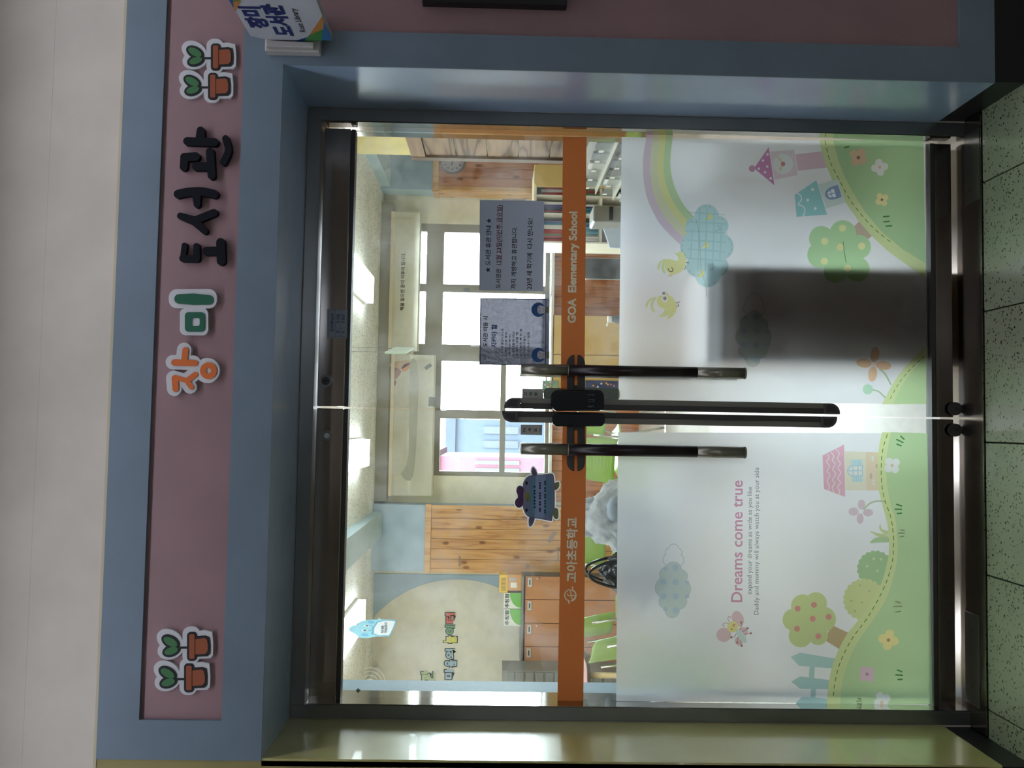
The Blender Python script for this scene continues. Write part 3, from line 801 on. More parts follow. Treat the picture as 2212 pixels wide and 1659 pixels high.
# ---- orange band across both leaves
M_or = film('orange vinyl', (214, 158, 112), .3)
M_let = film('silver lettering', (226, 218, 204), .35)
def text_tris(T, body, l, r, y, bold=0.0):
    me = font_mesh('text', body, bold)
    a = T.uv(l, y); c = T.uv(r, y)
    xs_ = [v.co.x for v in me.vertices]; k = (c[0] - a[0]) / (max(xs_) - min(xs_))
    P_ = [(a[0] + (v.co.x - min(xs_)) * k, a[1] + v.co.y * k) for v in me.vertices]
    return [[P_[i] for i in p.vertices] for p in me.polygons]
for T, a, c in ((D1, 296, 884), (D2, 891, 1519)):
    y = -.0072
    band_ = [T.uv(p, y) for p in [(1216, a), (1267, a), (1262 + (-2 if a > 500 else 0), c), (1208 + (-4 if a > 500 else 3), c)]]
    if T is D1: lay_ = [[band_], text_tris(T, 'GOA  Elementary School', (1243, 698), (1247, 457), y, .04)]
    else:
        lg = []
        ring = [(1232 + 12.2 * cos(t), 1286 + 12.2 * sin(t)) for t in [k * .2 for k in range(32)]]
        lg += strokes([ring[k % 32] for k in range(9, 24)], 2.6) + strokes([ring[k % 32] for k in range(25, 40)], 2.6)
        lg += strokes([(1237, 1274), (1237, 1268)], 2.8) + strokes([(1229, 1298), (1229, 1303)], 2.8)
        lg += strokes([(1233, 1275), (1233, 1287), (1227, 1287), (1226, 1283)], 2.0)
        lg += strokes([(1238 + 4.2 * cos(t), 1290 + 4.2 * sin(t)) for t in [k * .5 for k in range(14)]], 2.0)
        lay_ = [[band_], text_tris(T, '고아초등학교', (1244, 1258), (1244, 1118), y, .03), [[T.uv(p, y) for p in q] for q in lg]]
    V, res = cdt(lay_)
    o = link('orange_band', tri_mesh('orange_band', V, res[0], y, .0003), M_or, T.o)
    for nm, tr in zip(('lettering', 'emblem'), res[1:]): link(nm, tri_mesh(nm, V, tr, y, .0003), M_let, o)

# ---- pull handles, brackets, edge guards, lock
M_grip = mat('dark maroon grip', (30, 14, 16), .3)
M_sleeve = mat('brushed sleeve steel', (150, 146, 132), .32, .75)
M_rub = mat('black rubber plastic', (64, 62, 60), .5)
M_lock = mat('glossy black plastic', (8, 14, 20), .18)
def handle(T, ypx0, ypx1, side):
    yl = -.052 * side
    ym = (ypx0 + ypx1) / 2
    xc = T.uv((1366, ym), -.052)[0]; z1 = T.uv((1125, ym), -.052)[1]; z0 = T.uv((1610, ym), -.052)[1]
    za, zb_ = T.uv((1229, ym), -.052)[1], T.uv((1505, ym), -.052)[1]
    r = abs(T.uv((1366, ypx0), -.052)[0] - T.uv((1366, ypx1), -.052)[0]) / 2
    h = Bm(); h.tube([(xc, yl, zb_), (xc, yl, za)], r, 20); ho = h.out('pull_handle', M_grip, T.o, smooth=False)
    for p in ho.data.polygons: p.use_smooth = abs(p.normal.z) < .5
    for lo, hi in ((za, z1), (z0, zb_)):
        s_ = Bm(); s_.tube([(xc, yl, lo), (xc, yl, lo + .004)], r * 1.04, 20); s_.tube([(xc, yl, lo + .004), (xc, yl, hi)], r * .99, 20)
        so = s_.out('end_sleeve', M_sleeve, ho)
        for p in so.data.polygons: p.use_smooth = abs(p.normal.z) < .5
    for z in (za - .06, zb_ + .06):
        s_ = Bm(); s_.tube([(xc, yl, z), (xc, -.006 * side, z)], r * .6, 12); s_.out('standoff', M_rub, ho)
for side in (1, -1):
    handle(D1, 790, 814, side); handle(D2, 961, 986, side)
def bracket(T, outer, inner):
    y = -.022
    for xa, xb, flip in ((1225, 1241, 1), (1248, 1264, -1)):
        s_ = 1 if outer < inner else -1
        base = []
        # rounded quarter end
        R_ = 20
        if flip == 1: prof = [(xb, inner), (xa, inner), (xa, outer + s_ * R_)] + [(xb - (xb - xa) * cos(t), outer + s_ * (R_ - R_ * sin(t))) for t in [k * pi / 16 for k in range(1, 9)]]
        else: prof = [(xa, inner), (xb, inner), (xb, outer + s_ * R_)] + [(xa + (xb - xa) * cos(t), outer + s_ * (R_ - R_ * sin(t))) for t in [k * pi / 16 for k in range(1, 9)]]
        q = [T.uv(p, y) for p in prof]
        b_ = Bm(); b_.prism(q, y, -.0085); b_.out('handle_bracket', M_rub, T.o, bevel=.002)
    b_ = Bm(); sg = 1 if outer < inner else -1
    q = [T.uv(p, y + .004) for p in [(1241, inner), (1248, inner), (1248, inner - sg * 14), (1241, inner - sg * 14)]]
    b_.prism(q, y + .004, -.0085); b_.out('bracket_bridge', M_rub, T.o)
bracket(D1, 766, 846); bracket(D2, 1018, 916)
def guard(T, ya, yb, x0px, x1px, out_first):
    y = -.02
    xa, xb = T.uv((1450, ya), y)[0], T.uv((1450, yb), y)[0]
    if xa > xb: xa, xb = xb, xa
    z1, z0 = T.uv((x0px, (ya + yb) / 2), y)[1], T.uv((x1px, (ya + yb) / 2), y)[1]
    w = xb - xa; cp = .052
    seam = xa if T is D1 else xb
    outer = xb if T is D1 else xa
    mid = (xa + xb) / 2
    lo, hi = sorted((seam, mid)); b_ = Bm(); b_.box(lo, hi, y, -.006, z0 + cp, z1 - cp)
    g = b_.out('edge_guard', M_dark, T.o, bevel=.002)
    lo, hi = sorted((mid, outer)); b_ = Bm(); b_.box(lo, hi, y + .004, -.006, z0 + cp, z1 - cp); b_.out('guard_strip', mat('grey guard strip', (128, 124, 116), .45, .3), g)
    for zz, d in ((z1 - cp, 1), (z0 + cp, -1)):
        s_ = 1 if outer > seam else -1
        rc = w * .85
        prof = [(seam, zz), (outer, zz)] + [(outer - s_ * rc * (1 - cos(t)), zz + d * (cp - rc + rc * sin(t))) for t in [k * pi / 16 for k in range(9)]] + [(seam, zz + d * cp)]
        b_ = Bm(); b_.prism(prof, y - .004, -.006); b_.out('guard_cap', mat('guard cap plastic', (84, 76, 78), .5), g, bevel=.002)
        prof2 = [(mid + (p[0] - mid) * .6, zz + d * cp * .45 + (p[1] - zz - d * cp * .45) * .6) for p in prof]
        b_ = Bm(); b_.prism(prof2, y - .0055, y - .0035); b_.out('cap_inset', mat('cap inset plastic', (48, 44, 48), .5), g)
guard(D1, 865, 888.5, 1089, 1814, True)
guard(D2, 893.5, 918, 1084, 1808, False)
def lockbox(T, name, x0, x1, ya, yb, d, r):
    y = -.006 - d
    q = [T.uv(p, y) for p in rrect(x0, ya, x1, yb, r)]
    b_ = Bm(); b_.prism(q, y, -.022); return b_.out(name, M_lock, T.o, bevel=.004, seg=2)
lk = lockbox(D1, 'digital_lock', 1191, 1305.5, 842, 887.5, .05, 15)
q = [D1.uv(p, -.0565) for p in rrect(1196, 847, 1301, 883, 12)]
b = Bm(); b.prism(q, -.0575, -.0555); b.out('lock_face', mat('lock touch face', (10, 22, 28), .12), lk)
M_sil = mat('faint silver print', (110, 116, 118), .4, .4)
pk = [[D1.uv(p, -.0583) for p in c] for c in strokes([(1272, 863), (1272, 868), (1283, 868), (1283, 863), (1272, 863)], .6)]
plate('lock_button', pk, M_sil, lk, -.0583, .0003)
pk = [[D1.uv(p, -.0583) for p in c] for c in strokes([(1269, 853), (1276, 853)], .9) + strokes([(1278, 853), (1284, 853)], 1.1)]
plate('lock_mark', pk, M_sil, lk, -.0583, .0003)
pk = [[D1.uv(p, -.0583) for p in c] for c in strokes([(1270, 880), (1272, 876), (1274, 880), (1276, 876), (1278, 880), (1281, 876), (1284, 880)], .6)]
plate('lock_mark', pk, M_sil, lk, -.0583, .0003)
kp = lockbox(D2, 'lock_keeper', 1193.5, 1307, 893, 921, .042, 11)
# lock backing plates seen round the lock through the glass
q = [D1.uv(p, .008) for p in rrect(1174, 838, 1337, 864, 8)]
b = Bm(); b.prism(q, .007, .012); b.out('lock_back_plate', mat('grey plate', (196, 198, 186), .5), D1.o)
# rail lock cylinders
def cyl(T, x, y, rpx, mtl, name='lock_cylinder', hole=False):
    c = T.uv((x, y), -.03); r = abs(T.uv((x, y + rpx), -.03)[0] - c[0])
    b_ = Bm(); b_.tube([(c[0], -.024, c[1]), (c[0], -.036, c[1])], [r * 1.0, r * .95], 24); o = b_.out(name, mtl, T.o)
    b_ = Bm(); b_.tube([(c[0], -.036, c[1]), (c[0], -.0375, c[1])], r * .62, 20); k = b_.out('key_disc', M_dark if not hole else mat('bright hole', (230, 230, 235), .6), o)
    b_ = Bm(); b_.box(c[0] - r * .1, c[0] + r * .1, -.0382, -.0374, c[1] - r * .3, c[1] + r * .3); b_.out('key_slot', M_black, o)
cyl(D1, 704, 823, 14.5, M_steel)
cyl(D1, 2063, 883, 14.5, M_dark); cyl(D2, 2063, 929, 14.5, M_dark)
c = D2.uv((706, 941), -.025); b = Bm(); b.tube([(c[0], -.0235, c[1]), (c[0], -.0255, c[1])], .017, 24); ho = b.out('cylinder_hole_ring', M_steel, D2.o)
b = Bm(); b.tube([(c[0], -.0254, c[1]), (c[0], -.0262, c[1])], .0085, 20); b.out('cylinder_hole', mat('hole pale', (236, 236, 240), .9), ho)
# clear tape strips on the glass
M_tape = clearish('clear tape', (226, 232, 238), .38, .25)
for T, x, y, w, h, a in ((D1, 1008, 626, 14, 8, 0), (D1, 934, 868, 16, 20, .1), (D1, 845, 0, 0, 0, 0), (D1, 925, 792, 16, 8, -.6), (D1, 1180, 640, 20, 18, .4), (D1, 1110, 434, 50, 9, .0),
                         (D2, 1192, 1160, 8, 26, .6), (D2, 993, 1212, 4, 22, 0), (D2, 1140, 1224, 6, 10, .3), (D2, 1205, 1200, 3, 26, 0)):
    if not w: continue
    pts = [(x + cos(a) * i - sin(a) * j, y + sin(a) * i + cos(a) * j) for i, j in ((-w / 2, -h / 2), (w / 2, -h / 2), (w / 2, h / 2), (-w / 2, h / 2))]
    plate('tape', [[T.uv(p, -.0068) for p in pts]], M_tape, T.o, -.0068, .0003)

# ================================================================== papers and stickers on the doors
M_ink_k = mat('black print', (28, 28, 38), .7); M_ink_n = mat('navy print', (34, 44, 92), .7); M_ink_r = mat('maroon print', (112, 46, 64), .7)
M_ink_b = mat('blue print', (34, 84, 142), .6)
N1 = Th('closing_notice', 'grey paper notice with four lines of Korean text and stars, on the right door', 'notice', (0, GY - .0075, 0))
def tq(T, pts): return [T.uv(p) for p in pts]
plate('paper', [tq(N1, [(1036.6, 431.7), (1175.5, 434), (1173.8, 629.5), (1034.9, 627.3)])], film('grey notice paper', (214, 218, 230), .8), N1.o, 0, .0004)
def ntext(T, body, l, r, m, hpx=None, bold=.015): return dtext(T, 'lettering', body, l, r, m, T.o, -.0004, hpx, bold)
ntext(N1, '★ 도서관 휴관 안내 ★', (1058.5, 589), (1060, 471), M_ink_n)
ntext(N1, '도서관은', (1080.5, 622.9), (1081, 580.4), M_ink_k)
ntext(N1, '12월 23일(이번주 금요일)', (1081.5, 572.5), (1083.5, 443), M_ink_r)
plate('underline', [tq(N1, c) for c in strokes([(1083.5, 572.5), (1085.5, 444)], .8)], M_ink_r, N1.o, -.0004, .0003)
ntext(N1, '까지 개방하고 휴관합니다.', (1114, 624), (1116, 490), M_ink_k)
ntext(N1, '23년 새 학기에  다시 만나요!', (1148, 625), (1150, 472), M_ink_k)

M_lam = mat('laminated sheet', (146, 152, 168), .14, bump=.9, bscale=34, coat=.6)
N2 = Th('rules_poster', 'laminated library rules poster with two masked children, on the right door', 'poster', (0, GY - .0075, 0))
Z2 = zm(1020, 630, .10246)
plate('sheet', [tq(N2, Z2([(165, 135), (1635, 150), (1620, 1565), (150, 1540)]))], M_lam, N2.o, 0, .0004)
fr_ = strokes(Z2([(1555, 160), (180, 148), (165, 1530), (1545, 1535), (1555, 160)]), 1.3)
plate('border_line', [tq(N2, c) for c in fr_], M_ink_n, N2.o, -.0004, .0003)
ntext(N2, '도서관 이용 시', Z2([(315, 1165)])[0], Z2([(318, 520)])[0], M_ink_k, bold=.02)
ntext(N2, '지켜야 할', Z2([(503, 1180)])[0], Z2([(506, 690)])[0], M_ink_b, bold=.03)
for x, body, e in ((655, '1. 도서관 출입시 손소독', 780), (735, '2. 책은 이용 후에', 860), (815, '(도서관에서)', 900), (890, '3. 반납일에 반납', 840),
                   (965, '4. 읽지 않을 책', 860), (1045, '5. 다 읽은 책 한 권', 790), (1125, '6. 가지런히 꽂기', 940), (1205, '7. 소리내서 읽음', 850)):
    ntext(N2, body, Z2([(x, 1355)])[0], Z2([(x, e)])[0], M_ink_k, 5.2)
M_skin = mat('print skin', (188, 176, 176), .3)
M_maskp = mat('print mask white', (206, 208, 214), .3)
M_olive = mat('print olive', (110, 110, 56), .4)
for cy, girl in ((1335, False), (380, True)):
    plate('child_hair', [tq(N2, circ(Z2([(1395, cy)])[0], 15, 28, 15.6))], M_ink_b, N2.o, -.0004, .0003)
    plate('child_face', [tq(N2, circ(Z2([(1440, cy)])[0], 7, 24, 9.6))], M_skin, N2.o, -.0008, .0003)
    plate('child_mask', [tq(N2, rrect(*Z2([(1445, cy - 70)])[0], *Z2([(1530, cy + 75)])[0], 2.5))], M_maskp, N2.o, -.0012, .0003)
    plate('mask_pleat', [tq(N2, c) for dx in (1468, 1488, 1508) for c in strokes(Z2([(dx, cy - 50), (dx, cy + 55)]), .5)] +
          [tq(N2, circ(Z2([(1420, cy + s)])[0], 1.1, 12)) for s in (-38, 42)], M_ink_b, N2.o, -.0016, .0003)
    plate('child_collar', [tq(N2, Z2([(1560, cy - 60), (1625, cy - 75), (1625, cy + 75), (1560, cy + 60)]))], M_olive, N2.o, -.0008, .0003)
plate('arrow', [tq(N2, c) for c in strokes(Z2([(1497, 560), (1497, 1080)]), .6) + strokes(Z2([(1478, 1060), (1497, 1085), (1515, 1060)]), .7)], M_ink_n, N2.o, -.0004, .0003)

def sticker(name, label, cat, T, pts, m, y):
    t = Th(name, label, cat, (0, GY + y, 0))
    plate('sheet', [tq(t, pts)], m, t.o, 0, .0004)
    return t
M_gst = mat('grey sticker', (176, 176, 168), .5)
s = sticker('door_sticker', 'small grey sticker with stacked Korean letters beside the digital lock', 'sticker', D1, [(1128, 839.5), (1174, 840), (1173.5, 862), (1127.5, 861.5)], M_gst, -.0075)
for x, ch in ((1138, '고'), (1149.5, '정'), (1161, '문')): ntext(s, ch, (x, 855), (x, 847), M_ink_k, 6.5, .02)
s = sticker('door_sticker', 'small grey sticker with stacked Korean letters above the lock keeper on the left door', 'sticker', D2, [(1125, 917.5), (1171.5, 918), (1171, 940), (1124.5, 939)], M_gst, -.0075)
for x, ch in ((1136, '미'), (1147.5, '세'), (1159, '요')): ntext(s, ch, (x, 933), (x, 925), M_ink_k, 6.5, .02)
ntext(s, 'PUSH', (1168, 934), (1168, 924), M_ink_k, 3)
s = sticker('name_label', 'small grey label with a printed name table on the dark top rail', 'label', D1, [(706.5, 668), (750.5, 669), (750, 731), (706, 730)], mat('label paper', (150, 158, 170), .5), -.0255)
Zn = zm(650, 640, .1929)
plate('label_line', [tq(s, c) for c in strokes(Zn([(312, 148), (508, 152)]), .4) + strokes(Zn([(385, 148), (385, 450)]), .5) + strokes(Zn([(442, 150), (442, 450)]), .4) +
                     strokes(Zn([(385, 355), (505, 355)]), .4) + strokes(Zn([(312, 148), (308, 448), (500, 455)]), .4)], M_ink_n, s.o, -.0004, .0003)
ntext(s, '관리책임자', Zn([(368, 400)])[0], Zn([(368, 190)])[0], M_ink_n, 7.5)
ntext(s, '정', Zn([(432, 415)])[0], Zn([(432, 385)])[0], M_ink_n, 7); ntext(s, '임경율', Zn([(432, 305)])[0], Zn([(432, 198)])[0], M_ink_n, 7)
ntext(s, '부', Zn([(490, 415)])[0], Zn([(490, 388)])[0], M_ink_n, 7); ntext(s, '조용준', Zn([(490, 305)])[0], Zn([(490, 198)])[0], M_ink_n, 7)

# animal shaped memo stuck to the inside of the left door
A = Th('animal_memo', 'grey animal shaped paper cut-out with a purple bow, stuck inside the left door', 'paper cut-out', (0, GY + .007, 0))
Zm = zm(1100, 1000, .09043)
body = smooth(Zm([(325, 560), (350, 440), (420, 340), (520, 292), (800, 275), (1000, 252), (1060, 300), (1082, 480), (1088, 1030), (1050, 1190), (1020, 1370), (980, 1388), (800, 1350), (560, 1312), (420, 1265), (345, 1130), (318, 980)]), 3, True)
ear1 = smooth(Zm([(560, 300), (530, 190), (565, 100), (625, 150), (668, 290)]), 3, True); ear2 = smooth(Zm([(480, 1300), (462, 1440), (490, 1522), (560, 1470), (608, 1310)]), 3, True)
foot1 = smooth(Zm([(1070, 490), (1150, 455), (1195, 465), (1190, 580), (1110, 650), (1070, 600)]), 2, True); foot2 = smooth(Zm([(1060, 1090), (1165, 1095), (1172, 1320), (1090, 1335), (1040, 1230)]), 2, True)
bow = [circ(Zm([(258, 660)])[0], 8, 24, 11), circ(Zm([(236, 950)])[0], 9, 24, 11), Zm([(200, 760), (330, 640), (340, 950), (210, 860)])]
allp = [body, ear1, ear2, foot1, foot2] + bow
wh = list(allp)
for p in allp: wh += strokes(p + p[:1], 4.6)
pg = [('cut_edge', (214, 210, 214), wh), ('foot', (122, 122, 100), [foot1]), ('foot', (122, 122, 100), [foot2]), ('animal_body', (118, 116, 132), [body]), ('ear', (106, 98, 116), [ear1]), ('ear', (106, 98, 116), [ear2]),
      ('belly_panel', (104, 124, 136), [Zm([(500, 350), (960, 360), (1000, 560), (1000, 1270), (500, 1265)])]),
      ('belly_panel', (128, 132, 150), [Zm([(630, 300), (870, 300), (850, 1310), (600, 1300)])]),
      ('bow', (98, 74, 100), bow), ('beak', (122, 120, 72), [smooth(Zm([(440, 680), (482, 760), (482, 850), (440, 930), (395, 850), (395, 760)]), 3, True)]),
      ('eye', (40, 44, 58), [circ(Zm([(415, 480)])[0], 2.6, 14, 3.8)]), ('eye', (40, 44, 58), [circ(Zm([(410, 1130)])[0], 2.6, 14, 3.8)]),
      ('text_row', (58, 68, 86), sum([[rrect(*Zm([(x, y)])[0], *Zm([(x + 42, y + 46)])[0], .8, 2) for y in ys] for x, ys in
                   ((585, (545, 640, 710, 800, 880, 950, 1035)), (715, (460, 520, 580, 700, 760, 820, 910, 970, 1070, 1120)), (835, (425, 480, 580, 640, 740, 800, 890, 950, 1020, 1110, 1160)))], []))]
V, res = cdt([[[A.uv(p) for p in q] for q in l[2]] for l in pg])
for (nm, c_, _), tr in zip(pg, res): link(nm, tri_mesh(nm, V, tr, 0, .0006), film('memo %d %d %d' % c_, tuple(min(245, v * 1.22) for v in c_), .3), A.o)
plate('glass_mark', [tq(D2, [(769, 1490), (774, 1485), (780, 1490), (774, 1496)])], clearish('faint grey mark', (120, 126, 138), .6), D2.o, -.0066 + 0, .0002)

# ================================================================== cut-out signs above the doors
YS = YF + .009
M_bk = mat('white foam board', (206, 206, 208), .7)
M_navy = mat('navy foam letter', (11, 13, 22), .7, spec=.2)
M_orl = mat('orange foam letter', (214, 108, 44), .6)
M_grl = mat('green foam letter', (14, 92, 66), .6)
M_brown = mat('pot brown', (150, 78, 44), .6); M_leaf = mat('sprout green', (60, 116, 68), .6); M_out = mat('outline black', (12, 14, 18), .6)
ZL_ = zm(200, 380, .31344); ZA_ = zm(200, 0, .25316)
def pxs(T, polys, y=0): return [[T.uv(p, y) for p in q] for q in polys]
def sc(st, k, Z, w, grow=0):
    o = []
    for p, ww in st: o += strokes(Z(p), (ww + grow) * k)
    return o
def at(x, y, Y): 
    p = PY(x, y, Y); return (p.x, Y, p.z)
jang = [([(568, 1395), (574, 1468)], 44), ([(570, 1388), (652, 1412)], 34), ([(652, 1412), (708, 1370)], 38), ([(650, 1410), (682, 1456)], 36),
        ([(565, 1286), (706, 1290)], 44), ([(642, 1200), (632, 1280)], 42)]
T = Th('sign_letter', 'orange letter on white cut-out board, lowest of the sign lettering', 'sign letter', at(420, 800, YS), group='cut-out letters over the doors')
ringp = circ(ZL_([(800, 1343)])[0], 58 * .31344, 28); ringi = circ(ZL_([(800, 1343)])[0], 18 * .31344, 20)
T.o['label'] = 'orange first letter on a white cut-out board over the doors'
plate('backing', pxs(T, sc(jang, .31344, ZL_, 0, 56) + [circ(ZL_([(800, 1343)])[0], 86 * .31344, 28)]), M_bk, T.o, -.012, .012)
plate('stroke', pxs(T, sc(jang, .31344, ZL_, 0), -.012), M_orl, T.o, -.0145, .0024)
V, res = cdt([pxs(T, [ringp], -.012), pxs(T, [ringi], -.012)])
link('stroke', tri_mesh('stroke', V, res[0], -.0145, .0024), M_orl, T.o)
T = Th('sign_letter', 'green second letter on a white cut-out board over the doors', 'sign letter', at(440, 680, YS), group='cut-out letters over the doors')
Zr_ = lambda x0, y0, x1, y1, r: rrect(*ZL_([(x0, y0)])[0], *ZL_([(x1, y1)])[0], r * .31344)
plate('backing', pxs(T, [Zr_(612, 915, 806, 1101, 40), Zr_(537, 785, 866, 916, 55), Zr_(660, 890, 790, 940, 10)]), M_bk, T.o, -.012, .012)
V, res = cdt([pxs(T, [Zr_(638, 940, 775, 1074, 24)], -.012), pxs(T, [Zr_(684, 980, 740, 1034, 12)], -.012)])
link('stroke', tri_mesh('stroke', V, res[0], -.0145, .0024), M_grl, T.o)
plate('stroke', pxs(T, strokes(ZL_([(598, 848), (700, 850), (802, 855)]), [66 * .31344, 78 * .31344, 66 * .31344]), -.012), M_grl, T.o, -.0145, .0024)
def navy(label, c, st, Z, k):
    T = Th('sign_letter', label, 'sign letter', at(*c, YS), group='cut-out letters over the doors')
    for grp in st:
        o = []
        for p, ww in grp:
            o += strokes(smooth(Z(p), 3) if len(p) > 2 else Z(p), [w_ * k for w_ in (ww if isinstance(ww, list) else [ww] * (len(p) if len(p) == 2 else (len(p) - 1) * 3 + 1))])
        plate('stroke', pxs(T, o, -.008), M_navy, T.o, -.016, .016)
navy('navy third letter directly after the green letter over the doors', (440, 545, )[0:2],
     [[([(628, 572), (722, 574)], 48), ([(640, 482), (628, 572)], 38), ([(722, 488), (724, 572)], 44)], [([(888, 462), (892, 590)], 60), ([(792, 522), (885, 520)], 60)]], ZL_, .31344)
navy('navy fourth letter in the middle of the navy letters over the doors', (440, 470),
     [[([(612, 280), (705, 312)], [46, 60]), ([(705, 312), (778, 385)], [60, 44]), ([(725, 305), (842, 258)], 52)], [([(595, 130), (660, 116), (760, 112), (845, 130)], 58), ([(722, 130), (725, 202)], [62, 44])]], ZL_, .31344)
navy('navy last letter beside the right pair of potted sprouts', (440, 330),
     [[([(785, 1432), (790, 1360)], 66), ([(792, 1348), (888, 1342)], 72)], [([(1010, 1302), (1022, 1505)], [70, 66]), ([(892, 1426), (1010, 1426)], 72)],
      [([(815, 1212), (1048, 1220)], 68), ([(930, 1120), (926, 1205)], [66, 84])], [([(1142, 1190), (1166, 1290), (1122, 1390)], 58)]], ZA_, .25316)

def plants(T):
    for dx, dy in ((0, 0), (-24, 250)):
        Z = lambda p: ZA_([(a + dx, b_ + dy) for a, b_ in p])
        k = .25316
        l1 = lambda g: circ(Z([(876, 448)])[0], (66 + g) * k, 28, (34 + g) * k, .5)
        l2 = lambda g: circ(Z([(882, 520)])[0], (60 + g) * k, 28, (32 + g) * k, -.28)
        rim = lambda g: rrect(*Z([(1026 - g, 388 - g)])[0], *Z([(1078 + g, 588 + g)])[0], (14 + g) * k)
        pot = lambda g: [Z([p])[0] for p in ((1080, 424 - g), (1160, 418 - g), (1180 + g, 432 - g), (1188 + g, 480), (1186 + g, 530 + g), (1165 + g, 552 + g), (1080, 556 + g))]
        stem = lambda g: strokes(Z([(940, 497), (1030, 497)]), (12 + g) * k)
        yield l1, l2, rim, pot, stem
T = Th('potted_sprout_sign', 'pair of potted sprouts on a white cut-out beside the last navy letter', 'cut-out sign', at(455, 155, YS), group='potted sprout cut-outs')
bk = []
for l1, l2, rim, pot, stem in plants(T): bk += [l1(48), l2(48), rim(46), pot(44)] + stem(80)
plate('backing', pxs(T, bk), M_bk, T.o, -.008, .008)
for l1, l2, rim, pot, stem in plants(T):
    plate('outline', pxs(T, [l1(17), l2(17), rim(16), pot(16)] + stem(6), -.008), M_out, T.o, -.0092, .0011)
    plate('leaf', pxs(T, [l1(-3)], -.008), M_leaf, T.o, -.0104, .0011); plate('leaf', pxs(T, [l2(-3)], -.008), M_leaf, T.o, -.0104, .0011)
    plate('pot_rim', pxs(T, [rim(-3)], -.008), M_brown, T.o, -.0104, .0011); plate('pot', pxs(T, [[(a, b_) for a, b_ in pot(-4)]], -.008), M_brown, T.o, -.0101, .0008)
a1 = PY(466, 123.5, YS); a2 = PY(415, 1391.5, YS)
c2 = copy_tree(T.o, None, a2 - a1)
c2['label'] = 'pair of potted sprouts on a white cut-out at the far left of the pink strip'

# projecting sign at the top right
p0 = PY(717, 87, -.36); p1 = PZ(683, 0, p0.z)
ang = atan2(p1.y - p0.y, p1.x - p0.x)
G = Th('projecting_sign', 'white projecting sign with navy Korean name and coloured corners beside the doors', 'sign', p0, ang)
ol = [(717, 87), (580, 86), (541, 78), (510, 25), (494, 0)]
u = [G.uv(p) for p in ol]
ur = G.uv((683, 0))
Wd = .34
top_z = u[4][1]
poly = u[:5] + [(Wd, top_z + (u[4][1] - u[3][1]) / (u[4][0] - u[3][0]) * (Wd - u[4][0]) * 0), (Wd, 0)]
poly[0] = (0, 0)
b = Bm(); b.prism(poly, 0, .02); b.out('panel', mat('sign white', (196, 200, 208), .4), G.o)
Zs = zm(490, 0, .1085)
def gq(pts, y=0): return [G.uv(p, y) for p in Zs(pts)]
for nm, c_, pts in (('corner_band', (54, 112, 170), [(1930, 430), (2095, 790), (1885, 805), (1915, 590)]), ('corner_band', (200, 138, 70), [(1900, 320), (1935, 430), (1920, 580), (1640, 700)]),
                    ('corner_band', (70, 142, 72), [(1920, 575), (1885, 805), (1535, 825), (1640, 700)]), ('corner_band', (34, 62, 122), [(1600, 740), (1535, 825), (1340, 825)]),
                    ('corner_band', (40, 92, 160), [(40, 0), (125, 0), (135, 165)]), ('corner_band', (196, 134, 70), [(120, 40), (290, 0), (175, 225), (135, 170)]), ('corner_band', (110, 140, 66), [(120, -10), (300, -10), (260, 20), (120, 45)])):
    plate(nm, [gq(pts, -.0006)], mat('sign %d' % c_[0], c_, .4), G.o, -.0008, .0006)
M_sn = mat('sign navy', (24, 34, 104), .4)
for body, l, r, m_, bo in (('장미', (586, 62), (567.5, 15), M_sn, .05), ('도서관', (641, 78), (616, 10), M_sn, .05), ('Rose Library', (661, 69.5), (643.5, 19), M_ink_k, .01)):
    a = G.uv(l, -.001); c_ = G.uv(r, -.001)
    hh = abs(G.uv((l[0] - (46 if bo > .02 else 11), l[1]), -.001)[1] - a[1])
    text('lettering', body, a, c_[0], m_, G.o, -.001, hh if bo > .02 else None, bo)
q = [PY(x, y, YF) for x, y in ((578, 120), (695, 117), (697, 70), (578, 72))]
K = Th('sign_bracket', 'white wall bracket box holding the projecting sign', 'bracket', (q[0].x, YF, q[1].z))
w_, h_ = q[2].x - q[0].x + .05, q[0].z - q[1].z
M_brk = mat('bracket white', (188, 184, 180), .45)
b = Bm(); b.box(0, w_, -.03, 0, 0, h_); b.out('base', M_brk, K.o, bevel=.003)
b = Bm(); b.box(.004, .02, -.05, -.03, .012, h_ - .008); b.out('raised_edge', M_brk, K.o, bevel=.003)
b = Bm(); b.box(.03, w_, -.055, -.03, .02, h_ - .01); b.out('hinge_arm', mat('bracket grey', (150, 146, 140), .5), K.o, bevel=.002)
# black notice board at the right edge
a = PY(912, 3, YS - .03); c_ = PY(1225, 8, YS - .03)
Nb = Th('notice_board', 'black framed board at the right edge of the pink wall', 'board', (a.x, YS, c_.z))
hb = a.z - c_.z
b = Bm(); b.box(0, .5, -.03, 0, 0, .02); b.box(0, .5, -.03, 0, hb - .02, hb); b.box(0, .02, -.03, 0, .02, hb - .02); b.box(.48, .5, -.03, 0, .02, hb - .02); b.out('frame', M_black, Nb.o)
b = Bm(); b.box(.02, .48, -.018, 0, .02, hb - .02); b.out('panel', mat('board dark', (40, 26, 30), .6), Nb.o)
